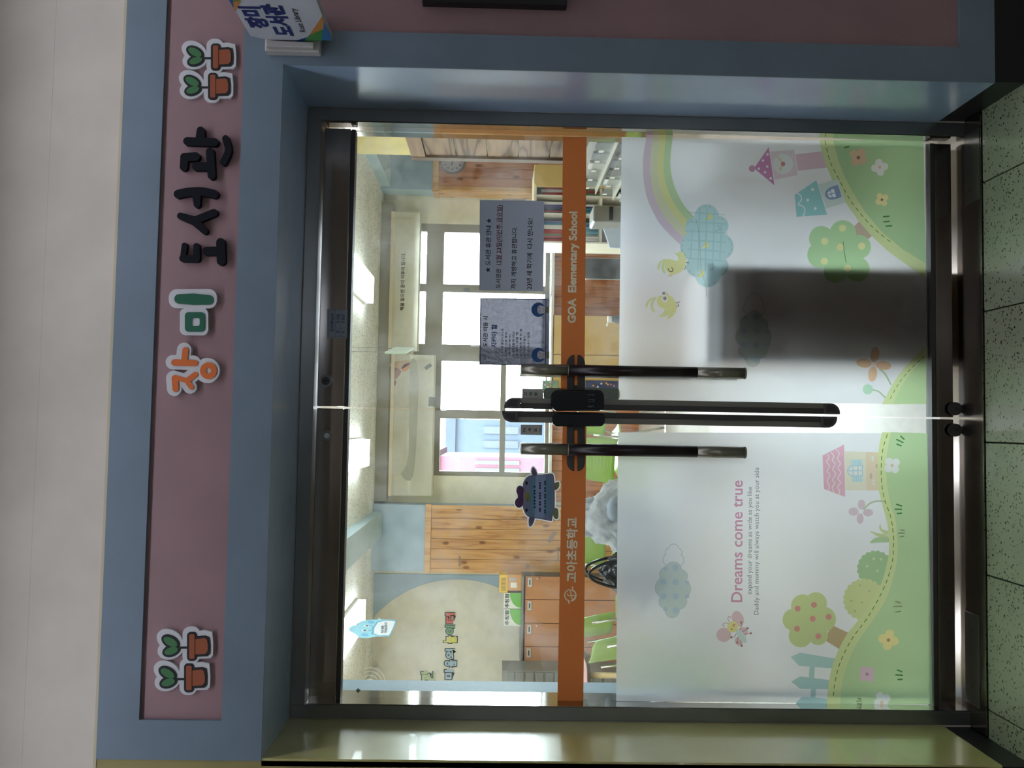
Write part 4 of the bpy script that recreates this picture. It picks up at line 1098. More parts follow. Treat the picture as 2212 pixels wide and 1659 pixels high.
# assumed unseen window across the corridor; its pane glows to give the poster glare
WN = Th('assumed_window', 'small assumed frosted window with a glowing pane, unseen across the corridor', 'window', (.87, -4.6, 1.05), kind='structure')
b = Bm(); b.box(-.28, .28, 0, .03, 0, .05); b.box(-.28, .28, 0, .03, .67, .72); b.box(-.28, -.23, 0, .03, .05, .67); b.box(.23, .28, 0, .03, .05, .67); b.out('window_frame', M_steel, WN.o)
b = Bm(); b.box(-.23, .23, .005, .012, .05, .67); b.out('pane', glow('assumed window glow', (226, 236, 255), 7.5), WN.o)  # emissive pane of the assumed window, added for the glare

# ================================================================== LIBRARY: shell
XW0, XW1 = -3.6, 3.6
b = Bm(); b.box(XW0, XW1, YI, YB + .2, -.1, 0); struct('floor_library', b, mat('library vinyl floor', (216, 212, 204), .3))
b = Bm(); b.box(XW0, XW1, YI, YB + .2, ZC, ZC + .1); struct('ceiling', b, M_ceil)
b = Bm(); b.box(XW0 - .1, XW0, YI, YB + .2, 0, ZC); struct('wall_library_left', b, M_room)
b = Bm(); b.box(XW1, XW1 + .1, YI, YB + .2, 0, ZC); struct('wall_library_right', b, M_room)
# back wall with the window opening
wx0, wx1 = PY(1000, 1028, YB).x, PY(1000, 484, YB).x
wz0, wz1 = PY(1188, 760, YB).z, PY(893, 760, YB).z
b = Bm(); b.box(XW0, wx0, YB, YB + .2, 0, ZC); b.box(wx1, XW1, YB, YB + .2, 0, ZC); b.box(wx0, wx1, YB, YB + .2, 0, wz0); b.box(wx0, wx1, YB, YB + .2, wz1, ZC)
struct('wall_library_back', b, M_room)
# painted blue field with a beige disc at the left
xd = PY(900, 1240, YB).x
b = Bm(); b.box(XW0, xd, YB - .012, YB - .001, 0, ZC); struct('wall_blue_field', b, M_rblue)
dc = PY(985, 1491, YB - .012); dr = abs(PY(985, 1251, YB - .012).x - dc.x)
pts = [(dc.x + dr * cos(2 * pi * k / 96), min(ZC - .002, dc.z + dr * sin(2 * pi * k / 96))) for k in range(96)]
pts = [p for p in pts if p[0] > XW0 + .001]
tag(plate('wall_disc', [pts], M_beige, None, YB - .016, .003), kind='structure')
# pillars with plank wainscot
PF = YB - .25
W_pine = wood('knotty pine', (196, 148, 92), (162, 108, 58), 'Z', 16)
W_red = wood('reddish pine', (184, 128, 96), (150, 94, 66), 'Z', 16)
W_trim = wood('pine trim', (206, 164, 112), (182, 132, 82), 'Z', 14, knots=False)
W_grey = wood('limed board', (146, 120, 96), (92, 70, 52), 'Y', 9, .85, knots=False)
def planks(par, x0, x1, y, z0, z1, m, w=.1, name='plank'):
    n = max(1, round((x1 - x0) / w)); w = (x1 - x0) / n; first = None
    for i in range(n):
        if first is None:
            bb = Bm(); bb.box(.0015, w - .0015, -.014, 0, z0, z1); first = bb.out(name, m, par, bevel=.002, seg=1); o = first
        else:
            o = first.copy(); C.objects.link(o); o.parent = par
        o.location = (x0 + i * w, y, 0)
def pillar(name, x0, x1, m):
    bb = Bm(); bb.box(x0, x1, PF, YB - .017, 0, ZC); p = tag(bb.out(name, M_rblue), kind='structure')
    zt = PY(918, 1160, PF).z
    planks(p, x0 + .03, x1 - .03, PF - .004, 0, zt - .06, m)
    bb = Bm(); bb.box(x0 - .012, x1 + .012, PF - .03, PF, zt - .06, zt); bb.out('cap_rail', W_trim, p, bevel=.003)
    for xx in (x0, x1 - .03):
        bb = Bm(); bb.box(xx - .004, xx + .034, PF - .024, PF - .0, 0, zt - .06); bb.out('corner_trim', W_trim, p, bevel=.003)
    return p, zt
pl_, _ = pillar('pillar_left', PY(1000, 1236, PF).x, PY(1000, 1092, PF).x, W_pine)
prx = PY(1000, 411, PF).x
pr_, zt = pillar('pillar_right', prx, prx + .75, W_red)
# left side of the right pillar is planked too and its upper side is powder blue
bb = Bm(); bb.box(prx - .004, prx + .0, PF, YB - .02, zt, ZC); bb.out('side_paint', M_pblue, pr_)
for k in range(3):
    bb = Bm(); bb.box(prx - .016, prx - .001, PF + .002 + k * .077, PF + .002 + (k + 1) * .077 - .003, 0, zt - .05); bb.out('plank', wood('side pine', (222, 178, 124), (196, 142, 92), 'Z', 14), pr_, bevel=.002, seg=1)
bb = Bm(); bb.box(prx - .024, prx, PF - .02, YB - .02, zt - .055, zt); bb.out('cap_rail', W_trim, pr_)
# ceiling beams
for nm, x0, x1 in (('beam_left', PY(811, 1158, PF).x, PY(811, 1105, PF).x), ('beam_right', prx + .02, prx + .3)):
    b = Bm(); b.box(x0, x1, YI + .01, PF - .001, 2.6, ZC); struct(nm, b, M_pblue)
# right partition with horizontal boards
XPt, YE = 2.02, 3.74
b = Bm(); b.box(XPt, XPt + .12, YI, YE, 0, ZC); pt = struct('wall_partition', b, mat('yellow wall', (196, 178, 104), .6))
zt2, zb2 = 2.17, .79
n = 5; zs = [zb2 + .09 + (zt2 - .2 - zb2) * k / n for k in range(n + 1)]
for k in range(n):
    bb = Bm(); bb.box(XPt - .016, XPt - .001, 1.2, YE - .06, zs[k] + .003, zs[k + 1] - .003); bb.out('board', W_grey, pt, bevel=.003, seg=1)
bb = Bm(); bb.box(XPt - .03, XPt, 1.2, YE, zs[n], zt2); bb.out('cap_rail', W_grey, pt, bevel=.004)
bb = Bm(); bb.box(XPt - .03, XPt, 1.2, YE, zb2, zs[0]); bb.out('bottom_rail', W_grey, pt, bevel=.004)
bb = Bm(); bb.box(XPt - .035, XPt + .12, YE - .06, YE + .02, 0, zt2); bb.out('corner_post', wood('grey post', (112, 92, 76), (88, 70, 56), 'Z', 10, .85, knots=False), pt, bevel=.004)
bb = Bm(); bb.box(XPt - .02, XPt - .001, 1.2, YE - .06, .0, zb2 - .002); bb.out('navy_base', mat('navy panel', (52, 66, 98), .5), pt)
# pale blue return just inside the left jamb
xa = PY(1000, 1508, .17).x
b = Bm(); b.box(xa - .12, xa, YI + .002, PX(1000, 1471, xa).y, 0, ZC - .001); struct('wall_return', b, mat('pale blue wallpaper', (148, 180, 204), .6, bump=.3, bscale=40))
# wainscot under the windows
ws = Th('window_wainscot', 'pine plank wainscot under the library windows', 'wainscot', (0, YB, 0), kind='structure')
x0, x1 = PY(1250, 1085, YB).x, PY(1250, 446, YB).x
planks(ws.o, x0, x1, -.001, 0, wz0 - .03, wood('orange pine', (198, 136, 92), (164, 100, 60), 'Z', 16), .105)
b = Bm(); b.box(wx0 - .05, wx1 + .05, -.1, 0, wz0 - .03, wz0); b.out('sill_board', mat('white sill', (236, 234, 226), .4), ws.o, bevel=.004)
# window units
M_wf = mat('grey window frame', (142, 136, 122), .5)
M_wg = glass('window glass', (.97, .99, .99), .0)
def wbox(xa, xb, ya, yb_, y0=YB + .02, y1=YB + .1):
    p = [PY(x, y, YB + .02) for x in (xa, xb) for y in (ya, yb_)]
    X = sorted((p[0].x + p[2].x, p[1].x + p[3].x)); Zz = sorted((p[0].z + p[1].z, p[2].z + p[3].z))
    return X[0] / 2, X[1] / 2, y0, y1, Zz[0] / 2, Zz[1] / 2
for nm, lb, mem, pan in (
    ('window_1', 'right library window with a printed blind over its top', [(893, 1188, 484, 503), (893, 1188, 745, 762), (920, 957, 484, 762), (893, 1188, 615, 632), (893, 905, 484, 762), (1178, 1188, 484, 762)], (900, 1185, 490, 750)),
    ('window_2', 'left library window with a coloured yard outside', [(893, 1188, 762, 781), (893, 1188, 1019, 1028), (893, 951, 762, 1028), (893, 1188, 886, 905), (1080, 1092, 762, 1028), (1178, 1188, 762, 1028)], (945, 1185, 775, 1022))):
    T = Th(nm, lb, 'window', (0, 0, 0), kind='structure')
    for i, q in enumerate(mem):
        bb = Bm(); bx = wbox(*q); bb.box(bx[0], bx[1], bx[2] + .002 * i, bx[3] - .002 * i, bx[4], bx[5]); bb.out('window_frame', M_wf, T.o)
    bb = Bm(); q = wbox(*pan, YB + .055, YB + .061); bb.box(*q); bb.out('pane', M_wg, T.o)
    ar = bpy.data.lights.new('daylight portal', 'AREA'); ar.shape = 'RECTANGLE'; ar.size = q[1] - q[0]; ar.size_y = q[5] - q[4]
    ar.cycles.is_portal = True
    ao = bpy.data.objects.new('daylight_portal', ar); C.objects.link(ao); ao.location = ((q[0] + q[1]) / 2, YB + .15, (q[4] + q[5]) / 2); ao.rotation_euler = (-pi / 2, 0, 0)
b = Bm(); b.box(PY(830, 1083, YB - .16).x, PY(830, 436, YB - .16).x, YB - .16, YB - .02, PY(842, 760, YB - .16).z, ZC - .001); struct('trim_5', b, mat('grey curtain box', (150, 146, 132), .6))
# yard outside
b = Bm(); b.box(-14, 14, YB + .3, 22, -.6, -.5); struct('ground_yard', b, mat('yard ground', (96, 96, 92), .9))
for nm, c_, r_, yy, lb in (('yard_building', (92, 54, 68), (950, 1200, 985, 1030), 11, 'pink red wall of a building outside the left window'),
                       ('yard_building', (52, 62, 76), (985, 1200, 905, 985), 14, 'blue grey building outside the left window')):
    p = PY(r_[0], r_[2], yy); q = PY(r_[1], r_[3], yy)
    T = Th(nm, lb, 'building', (min(p.x, q.x), yy, -.5))
    w_ = abs(p.x - q.x); h_ = p.z + .5
    bb = Bm(); bb.box(0, w_, 0, 2, 0, h_); bb.out('wall', mat('far wall %d' % c_[0], c_, .8), T.o)
    bb = Bm(); bb.box(-.1, w_ + .1, -.1, 2.1, h_, h_ + .2); bb.out('roof', mat('far roof %d' % c_[0], tuple(int(k * .8) for k in c_), .8), T.o)
    for k in range(2):
        bb = Bm(); bb.box(w_ * (.2 + .4 * k), w_ * (.4 + .4 * k), -.03, .0, h_ * .55, h_ * .8); bb.out('window', mat('far glass', (60, 66, 74), .3), T.o)

# roller blinds
M_bl = film('cream blind', (244, 240, 220), .45)
def blind(name, lb, ya, yb_, xb):
    y = YB - .19
    a = PY(846, ya, y); c_ = PY(xb, yb_, y); zt_ = (PY(843, ya, y).z + PY(843, yb_, y).z) / 2; zb_ = (PY(xb, ya, y).z + PY(xb, yb_, y).z) / 2
    x0, x1 = sorted((a.x, c_.x))
    T = Th(name, lb, 'blind', (x0, y, zb_))
    plate('fabric', [[(0, 0), (x1 - x0, 0), (x1 - x0, zt_ - zb_), (0, zt_ - zb_)]], M_bl, T.o, 0, 0)
    bb = Bm(); bb.tube([(0, .0, .0), (x1 - x0, .0, .0)], .009, 10); bb.out('bottom_bar', mat('blind bar', (176, 168, 144), .5), T.o)
    bb = Bm(); bb.box(-.005, x1 - x0 + .005, -.012, .012, zt_ - zb_ - .03, zt_ - zb_ + .004); bb.out('head_rail', mat('blind rail', (206, 190, 156), .5), T.o)
    return T
T1 = blind('roller_blind', 'cream roller blind with a line of Korean text over the right window', 758, 459, 906)
dtext(T1, 'lettering', '책을 읽으면 꿈이 이루어 집니다.', (872, 671), (874, 546), mat('blind grey text', (70, 62, 56), .7), T1.o, -.002, None, .03)
T2 = blind('roller_blind', 'cream roller blind printed with fingertips over the left window', 1070, 767, 937)
Zf = zm(740, 700, .2532)
for nm, c_, pts in (('printed_finger', (176, 138, 130), [(415, 375), (480, 385), (500, 410), (460, 465), (415, 470)]), ('printed_finger', (164, 124, 122), [(415, 480), (455, 485), (450, 520), (415, 550)]),
                    ('printed_finger', (206, 176, 150), [(415, 330), (560, 310), (575, 335), (500, 385), (415, 372)]), ('printed_nail', (226, 158, 96), [(525, 345), (575, 335), (565, 380), (520, 406), (505, 385)]),
                    ('printed_shade', (188, 186, 168), [(570, 370), (640, 350), (640, 760), (600, 1300), (500, 1280), (560, 1120)])):
    plate(nm, [[T2.uv(p, -.0015) for p in smooth(Zf(pts), 4, True)]], film('blind %d %d' % (c_[0], c_[2]), c_, .7), T2.o, -.0015, 0)

# ceiling lamps of the library
M_lampw = glow('library lamp glow', (240, 245, 255), ROOM_LIGHT)
M_lampb = mat('lamp body', (214, 210, 200), .5)
yf = [PZ(787, 612, ZC - .06), PZ(777, 980, ZC - .06), PZ(766, 1347, ZC - .06)]
lab = ['ceiling lamp over the notice side of the room, far row', 'ceiling lamp above the middle of the windows, far row', 'ceiling lamp near the blue hanging character, far row']
for row, yy in ((0, 4.3), (1, 1.75)):  # near row and leftmost far lamp are unseen, assumed to light the room
    for k in range(4):
        x = yf[k].x if k < 3 else 2 * yf[2].x - yf[1].x
        lb = ('white box ' + (lab[k] if k < 3 else 'ceiling lamp assumed beside the left library wall, far row')) if row == 0 else 'assumed white box ceiling lamp of the near row, hidden above the doors, number from right ' + ('one', 'two', 'three', 'four')[k]
        T = Th('library_ceiling_light', lb, 'ceiling light', (x, yy, ZC), group='box lamps on the library ceiling')
        bb = Bm(); bb.box(-.125, .125, -.62, .62, -.03, 0); bb.out('housing', M_lampb, T.o)
        bb = Bm(); bb.box(-.118, .118, -.612, .612, -.088, -.0305); bb.out('diffuser', M_lampw, T.o)

# ================================================================== LIBRARY: furniture
# letters on the disc
def wletter(ch, x0, x1, y0, y1, c_, lb):
    y = YB - .02
    T = Th('wall_letter', lb, 'letter', (PY((x0 + x1) / 2, y1, y).x, y, PY(x1, (y0 + y1) / 2, y).z), group='letters on the beige disc')
    h = abs(PY(x0, y0, y).z - PY(x1, y0, y).z); w = abs(PY(x0, y0, y).x - PY(x0, y1, y).x)
    text('outline', ch, (-.004, -.004), w + .004, mat('letter outline', (52, 48, 54), .7), T.o, 0, h + .012, .11)
    text('fill', ch, (.004, .004), w - .004, mat('letter %d' % c_[0], c_, .6), T.o, -.004, h - .006, .045)
for ch, y0, y1, x0, x1, c_, lb in (('터', 1323, 1347, 962, 984, (196, 104, 92), 'red letter at the end of the lower line on the beige disc'),
        ('이', 1350, 1371, 962, 984, (96, 150, 96), 'green letter before the red one on the beige disc'), ('놀', 1373, 1390, 958, 988, (206, 198, 98), 'yellow letter on the beige disc'),
        ('의', 1401, 1424, 962, 984, (158, 180, 192), 'blue grey letter nearest the yellow one on the beige disc'), ('음', 1425, 1441, 960, 987, (158, 180, 192), 'middle blue grey letter on the beige disc'),
        ('마', 1442, 1468, 960, 981, (158, 180, 192), 'first blue grey letter of the lower line on the beige disc'), ('관', 1447, 1474, 909, 942, (176, 188, 140), 'pale green letter in the upper line on the beige disc')):
    wletter(ch, x0, x1, y0, y1, c_, lb)
# lockers
LY = 5.55
lz = PY(1131, 1340, LY).z
M_lk = wood('locker beech', (188, 134, 94), (174, 118, 78), 'Z', 5, knots=False)
M_lkd = mat('locker grey edge', (104, 100, 96), .5)
bounds = [1245, 1295.5, 1346.5, 1397.5, 1448]
for k in range(4):
    xr, xl = PY(1180, bounds[k], LY).x, PY(1180, bounds[k + 1], LY).x
    T = Th('locker', 'beech locker with a grey pull, ' + ('next to the pine pillar', 'second from the pine pillar', 'third from the pine pillar', 'next to the grey slatted cabinet')[k], 'locker', (xl, LY, 0), group='row of beech lockers')
    w = xr - xl
    bb = Bm(); bb.box(0, w, .02, YB - .02 - LY, 0, lz); bb.out('body', M_lkd, T.o)
    bb = Bm(); bb.box(.003, w - .003, 0, .018, .06, lz - .012); d = bb.out('door', M_lk, T.o, bevel=.002)
    bb = Bm(); bb.box(w * .55, w * .93, -.006, .0, lz - .075, lz - .035); h = bb.out('pull_plate', mat('pull grey', (196, 194, 186), .4, .2), d)
    if k % 2 == 0:
        bb = Bm(); bb.ball((w * .9, -.008, lz - .13), .012); bb.out('knob', mat('knob beige', (208, 180, 150), .4), d, smooth=True)
    bb = Bm(); bb.box(w * .63, w * .85, -.0072, -.0055, lz - .06, lz - .049); o = bb.out('pull_recess', mat('recess dark', (60, 58, 56), .6), d)
xl, xr = PY(1180, bounds[4], LY).x, PY(1180, bounds[0], LY).x
tag((Bm().box(xl, xr, LY - .015, YB - .02, lz + .001, lz + .022)).out('worktop_board', mat('grey worktop', (120, 118, 112), .4), bevel=.003), 'thin grey top board along the row of lockers', 'worktop')
zl = lz + .023
def pbox(x0, x1, ya, yb_, Y): 
    p = PY(x0, yb_, Y); q = PY(x1, ya, Y); return p.x, q.x, p.z - q.z
x0, x1, h = pbox(1097, 1124, 1242, 1276, LY + .05)
h = PY(1097, 1260, LY + .05).z - zl
T = Th('carton', 'brown cardboard carton on the lockers beside the pine pillar', 'box', (x0, LY + .05, zl))
bb = Bm(); bb.box(0, x1 - x0, 0, .25, 0, h); bb.out('body', mat('carton brown', (204, 148, 84), .7), T.o, bevel=.002)
bb = Bm(); bb.box(.03, .08, -.0015, 0, h * .35, h * .8); bb.out('paper_label', mat('label white', (224, 218, 208), .7), T.o)
bb = Bm(); bb.box((x1 - x0) * .62, (x1 - x0) * .8, -.0015, 0, h * .4, h * .9); bb.out('paper_label', mat('label grey', (170, 166, 170), .7), T.o)
hy = PY(1079, 1260, LY + .05).z - zl - h
T = Th('yellow_box', 'flat yellow box lying on the brown carton', 'box', (x0 - .02, LY + .05, zl + h + .001))
bb = Bm(); bb.box(0, x1 - x0 + .02, 0, .22, 0, hy); bb.out('body', mat('box yellow', (226, 182, 48), .5), T.o, bevel=.002)
bb = Bm()
for k in range(10): bb.box(.02 + k * .013, .026 + k * .013, -.001, 0, hy * .2, hy * .8)
tag(bb.out('print_rows', mat('print brown', (150, 112, 30), .6), T.o), kind='stuff')
for k, (ya, yb_) in enumerate(((1281, 1314.5), (1316, 1352))):
    x0 = PY(1100, yb_, LY + .06).x; x1 = PY(1100, ya, LY + .06).x; h = PY(1089, ya, LY + .06).z - zl
    T = Th('draw_box', 'white draw box with a green quarter circle, ' + ('beside the brown carton', 'further from the carton')[k], 'box', (x0, LY + .06, zl), group='draw boxes on the lockers')
    bb = Bm(); bb.box(0, x1 - x0, 0, .16, 0, h); bb.out('body', mat('draw box white', (222, 222, 210), .6), T.o, bevel=.001)
    w = x1 - x0
    plate('green_curve', [[(0.008, .001), (w, .001), (w, h * .66)] + [(w - (w - .008) * sin(t), .001 + h * .66 * cos(t)) for t in [i * pi / 24 for i in range(1, 12)]]], mat('draw box green', (108, 182, 62), .6), T.o, -.0015, .0012)
    text('lettering', '추첨함', (.006, h * .7), w - .006, M_ink_k, T.o, -.0016, h * .24, .03)
x0, x1 = PY(1150, 1476, 5.2).x, PY(1150, 1450, 5.2).x
T = Th('slatted_cabinet', 'grey slatted heater cabinet left of the lockers', 'cabinet', (x0 - .3, 5.2, 0))
hz = PY(1085, 1460, 5.2).z
bb = Bm(); bb.box(0, x1 - x0 + .3, .01, .34, 0, hz); bb.out('body', mat('heater grey', (132, 132, 124), .45), T.o)
for k in range(14):
    bb = Bm(); bb.box(.01, x1 - x0 + .29, -.004, .012, .1 + k * (hz - .12) / 14, .1 + (k + .8) * (hz - .12) / 14); bb.out('slat', mat('heater slat', (120, 120, 114), .4), T.o, bevel=.003)

# chairs
M_gr = mat('green plastic', (146, 176, 92), .35)
M_chr = mat('chair chrome', (190, 188, 178), .25, .9)
def make_chair():
    T = Th('library_chair', 'x', 'chair', (0, 0, 0), group='green plastic library chairs')
    bb = Bm(); n = 8; g = []
    for j in range(n + 1):
        row = []
        for i in range(n + 1):
            u_, v_ = i / n - .5, j / n - .5
            row.append(bb.b.verts.new((.42 * u_ * (1 - .25 * max(0, v_)), .40 * v_, .44 + .03 * (2 * u_) ** 2 - .02 * (v_ < -.4) + .015 * v_)))
        g.append(row)
    for j in range(n):
        for i in range(n): bb.b.faces.new((g[j][i], g[j][i + 1], g[j + 1][i + 1], g[j + 1][i]))
    s_ = bb.out('seat', M_gr, T.o, smooth=True); md = s_.modifiers.new('thick', 'SOLIDIFY'); md.thickness = .012
    bb = Bm(); g = []
    for j in range(n + 1):
        row = []
        for i in range(n + 1):
            u_, v_ = i / n - .5, j / n
            wd = .42 * (1 - .12 * v_ * v_)
            row.append(bb.b.verts.new((wd * u_, .215 + .05 * v_ - .05 * (2 * u_) ** 2, .54 + .27 * v_ - (.02 if j == n and abs(u_) > .45 else 0))))
        g.append(row)
    for j in range(n):
        for i in range(n): bb.b.faces.new((g[j][i], g[j][i + 1], g[j + 1][i + 1], g[j + 1][i]))
    s_ = bb.out('backrest', M_gr, T.o, smooth=True); md = s_.modifiers.new('thick', 'SOLIDIFY'); md.thickness = .012
    for k in range(9):
        z = .565 + k * .026
        bb = Bm(); bb.tube([(-.16, .178 + .05 * (z - .54) / .27, z), (-.08, .196 + .05 * (z - .54) / .27, z), (0, .204 + .05 * (z - .54) / .27, z), (.08, .196 + .05 * (z - .54) / .27, z), (.16, .178 + .05 * (z - .54) / .27, z)], .003, 5)
        bb.out('rib', M_gr, s_)
    for sx in (-1, 1):
        bb = Bm(); bb.tube([(sx * .2, -.22, 0), (sx * .19, -.16, .43)], .011, 8); bb.out('leg', M_chr, T.o, smooth=True)
        bb = Bm(); bb.tube([(sx * .2, .26, 0), (sx * .19, .17, .43)], .011, 8); bb.out('leg', M_chr, T.o, smooth=True)
        bb = Bm(); bb.tube([(sx * .19, .15, .43), (sx * .195, .21, .5), (sx * .19, .245, .72)], .010, 8); bb.out('back_tube', M_chr, T.o, smooth=True)
    bb = Bm(); bb.tube([(-.19, -.16, .425), (.19, -.16, .425)], .010, 8); bb.out('cross_tube', M_chr, T.o)
    return T.o
proto = make_chair()
ch = [((1270, 1022), 6.4, 2.6, 'green chair under the left window, seat turned aside'), ((1270, 960), 7.0, 2.0, 'green chair half hidden by the left pull handle'),
      ((1275, 1345), 5.9, -.95, 'green chair with ribbed back in front of the lockers'), ((1270, 1303), 6.75, -.95, 'green chair behind the ribbed one by the lockers'),
      ((1275, 1475), 4.3, .9, 'green chair at the left edge beside the wooden table'), ((1275, 1180), 7.3, .3, 'green chair behind the black bag')]
for i, (p, D, a, lb) in enumerate(ch):
    o = proto if i == 0 else copy_tree(proto)
    q = PY(p[0], p[1], CAM.y + D); o.location = (q.x, q.y, 0); o.rotation_euler = (0, 0, a + pi); o['label'] = lb
# round-cornered table with pink top at the left
q = PY(1260, 1436, CAM.y + 6.8)
T = Th('library_table', 'pink topped table with beige legs near the lockers', 'table', (q.x - .52, q.y, 0))
bb = Bm(); bb.prism_z(rrect(-.6, -.35, .6, .35, .12), .735, .755); bb.out('table_top', mat('pink laminate', (226, 178, 180), .4), T.o)
bb = Bm(); bb.prism_z(rrect(-.61, -.36, .61, .36, .12), .727, .75); bb.out('edge_band', mat('dark edge band', (84, 70, 56), .5), T.o)
for sx in (-1, 1):
    for sy in (-1, 1):
        bb = Bm(); bb.tube([(sx * .52, sy * .28, 0), (sx * .52, sy * .28, .727)], .022, 12); bb.out('leg', mat('beige leg', (222, 196, 148), .5), T.o, smooth=True)
# side desk carrying the bags
q = PY(1335, 1160, CAM.y + 4.1)
T = Th('side_desk', 'white side desk carrying the two bags', 'desk', (q.x, q.y, 0))
zd = .70
bb = Bm(); bb.box(-.38, .38, -.2, .25, zd - .03, zd); bb.out('desk_top', mat('white laminate', (214, 210, 204), .4), T.o, bevel=.003)
for sx in (-1, 1):
    for sy in (-.17, .22):
        bb = Bm(); bb.box(sx * .35 - .015, sx * .35 + .015, sy - .015, sy + .015, 0, zd - .03); bb.out('leg', M_chr, T.o)
def bag(name, lb, c, size, seedv, m, amp=.18):
    T = Th(name, lb, 'bag', (c[0], c[1], zd + .001))
    bb = Bm(); bmesh.ops.create_icosphere(bb.b, subdivisions=5, radius=1)
    for v in bb.b.verts:
        p = v.co.copy()
        f = 1 + amp * (noise.noise(p * 2.2 + Vector((seedv, 0, 0))) + .7 * abs(noise.noise(p * 5 + Vector((0, seedv, 0)))) + .5 * abs(noise.noise(p * 11 + Vector((0, 0, seedv)))) - .2)
        t = (p.z + 1) / 2
        w = (1 - .75 * max(0, t - .45) ** 1.3 * 1.3)
        v.co = Vector((p.x * size[0] * f * w, p.y * size[1] * f * w, max(0, t * size[2] * (1 + .25 * (f - 1)))))
    bo = bb.out('body', m, T.o, smooth=True)
    return T
M_plb = film('white plastic bag', (222, 226, 230), .6)
c = PY(1335, 1120, CAM.y + 4.1)
T = bag('plastic_bag', 'crumpled white plastic bag on the desk beside the black bag', (c.x, c.y), (.165, .12, .37), 3.1, M_plb, .3)
bb = Bm(); bb.ball((.05, -.085, .2), (.07, .035, .05), 3); bb.out('contents', mat('blue contents', (176, 190, 208), .5), T.o, smooth=True)
for s_ in (-.05, .06):
    bb = Bm(); bb.tube([(s_ - .03, 0, .30), (s_ - .025, -.01, .37), (s_, -.015, .40), (s_ + .02, -.01, .37), (s_ + .03, 0, .30)], [.014, .01, .008, .01, .014], 8); bb.out('handle', M_plb, T.o, smooth=True)
c = PY(1335, 1236, CAM.y + 3.9)
T = bag('black_bag', 'black checked carrier bag with two handles on the desk', (c.x, c.y), (.125, .1, .29), 8.3, mat('black checked fabric', (26, 28, 34), .3, var=.5, scale=30), .2)
for dy in (-.05, .05):
    hp = [(-.065 + .13 * (i_ / 12), dy * (1 + .4 * sin(pi * i_ / 12)), .2 + .15 * sin(pi * i_ / 12) ** .7) for i_ in range(13)]
    bb = Bm(); bb.tube(hp, .007, 8); bb.out('handle', mat('bag handle', (34, 38, 40), .3), T.o, smooth=True)
bb = Bm(); bb.box(-.01, .015, -.105, -.1, .1, .17); bb.out('white_tag', mat('tag white', (226, 226, 224), .6), T.o)

# right side: bookcase with books
BY = 3.35
x1 = PY(1180, 357, BY).x; x0 = PY(1180, 524, BY).x; zt = PY(1154, 380, BY).z
M_ybk = mat('yellow bookcase', (206, 178, 112), .45)
T = Th('bookcase', 'yellow low bookcase with rounded end panel and books', 'bookcase', (x0, BY, 0))
w = x1 - x0; pw = x1 - PY(1180, 405, BY).x
q = rrect(w - pw, 0.0, w, zt, .035)
bb = Bm(); bb.prism(q, -.02, .0); bb.out('end_panel', M_ybk, T.o, bevel=.003)
bb = Bm(); bb.box(0, w, .34, .36, 0, zt); bb.out('back_panel', mat('bookcase back', (150, 146, 138), .6), T.o)
div = [0, PY(1180, 463, BY).x - x0, PY(1180, 424, BY).x - x0]
for xx in div + [w - .02]:
    bb = Bm(); bb.box(xx, xx + .012, 0, .34, 0, zt - (.02 if xx < w - .05 else 0)); bb.out('divider', mat('bookcase white', (226, 218, 196), .5), T.o)
sh = [.08, .42, .76, 1.02]
for k, zz in enumerate(sh):
    bb = Bm(); bb.box(.012, w - .02, .02, .34, zz - .018, zz); bb.out('shelf', mat('bookcase white', (226, 218, 196), .5), T.o)
bb = Bm(); bb.box(-.005, w, -.005, .36, zt - .02, zt); bb.out('top_board', mat('bookcase cream', (232, 220, 180), .5), T.o, bevel=.003)
cols = [(190, 60, 60), (60, 130, 150), (228, 224, 214), (90, 90, 140), (214, 200, 160), (70, 150, 160), (200, 110, 120), (54, 66, 110), (232, 228, 222), (120, 150, 120)]
names = ['red', 'teal', 'white', 'slate', 'cream', 'turquoise', 'pink', 'navy', 'pale', 'sage']
cnt = {}
pos = ['left bay', 'middle bay', 'right bay']
bays = [(div[0] + .014, div[1] - .002), (div[1] + .014, div[2] - .002), (div[2] + .014, w - pw + .05)]
def book(wd, h, tilt, x, y, z, ci, lb):
    T_ = Th('book', lb, 'book', (x, y, z), 0, group='books in the yellow bookcase')
    T_.o.rotation_euler = (0, tilt, 0)
    bb = Bm(); bb.box(0, wd, 0, .003, 0, h); bb.out('spine', mat('book %d' % ci, cols[ci], .5), T_.o)
    bb = Bm(); bb.box(.0, .0022, .003, .15, 0, h); bb.box(wd - .0022, wd, .003, .15, 0, h); bb.out('cover', mat('book %d' % ci, cols[ci], .5), T_.o)
    bb = Bm(); bb.box(.0024, wd - .0024, .0035, .146, .003, h - .003); bb.out('pages', mat('book pages', (232, 226, 210), .8), T_.o)
ordn = ['first', 'second', 'third', 'fourth', 'fifth', 'sixth', 'seventh', 'eighth', 'ninth', 'tenth']
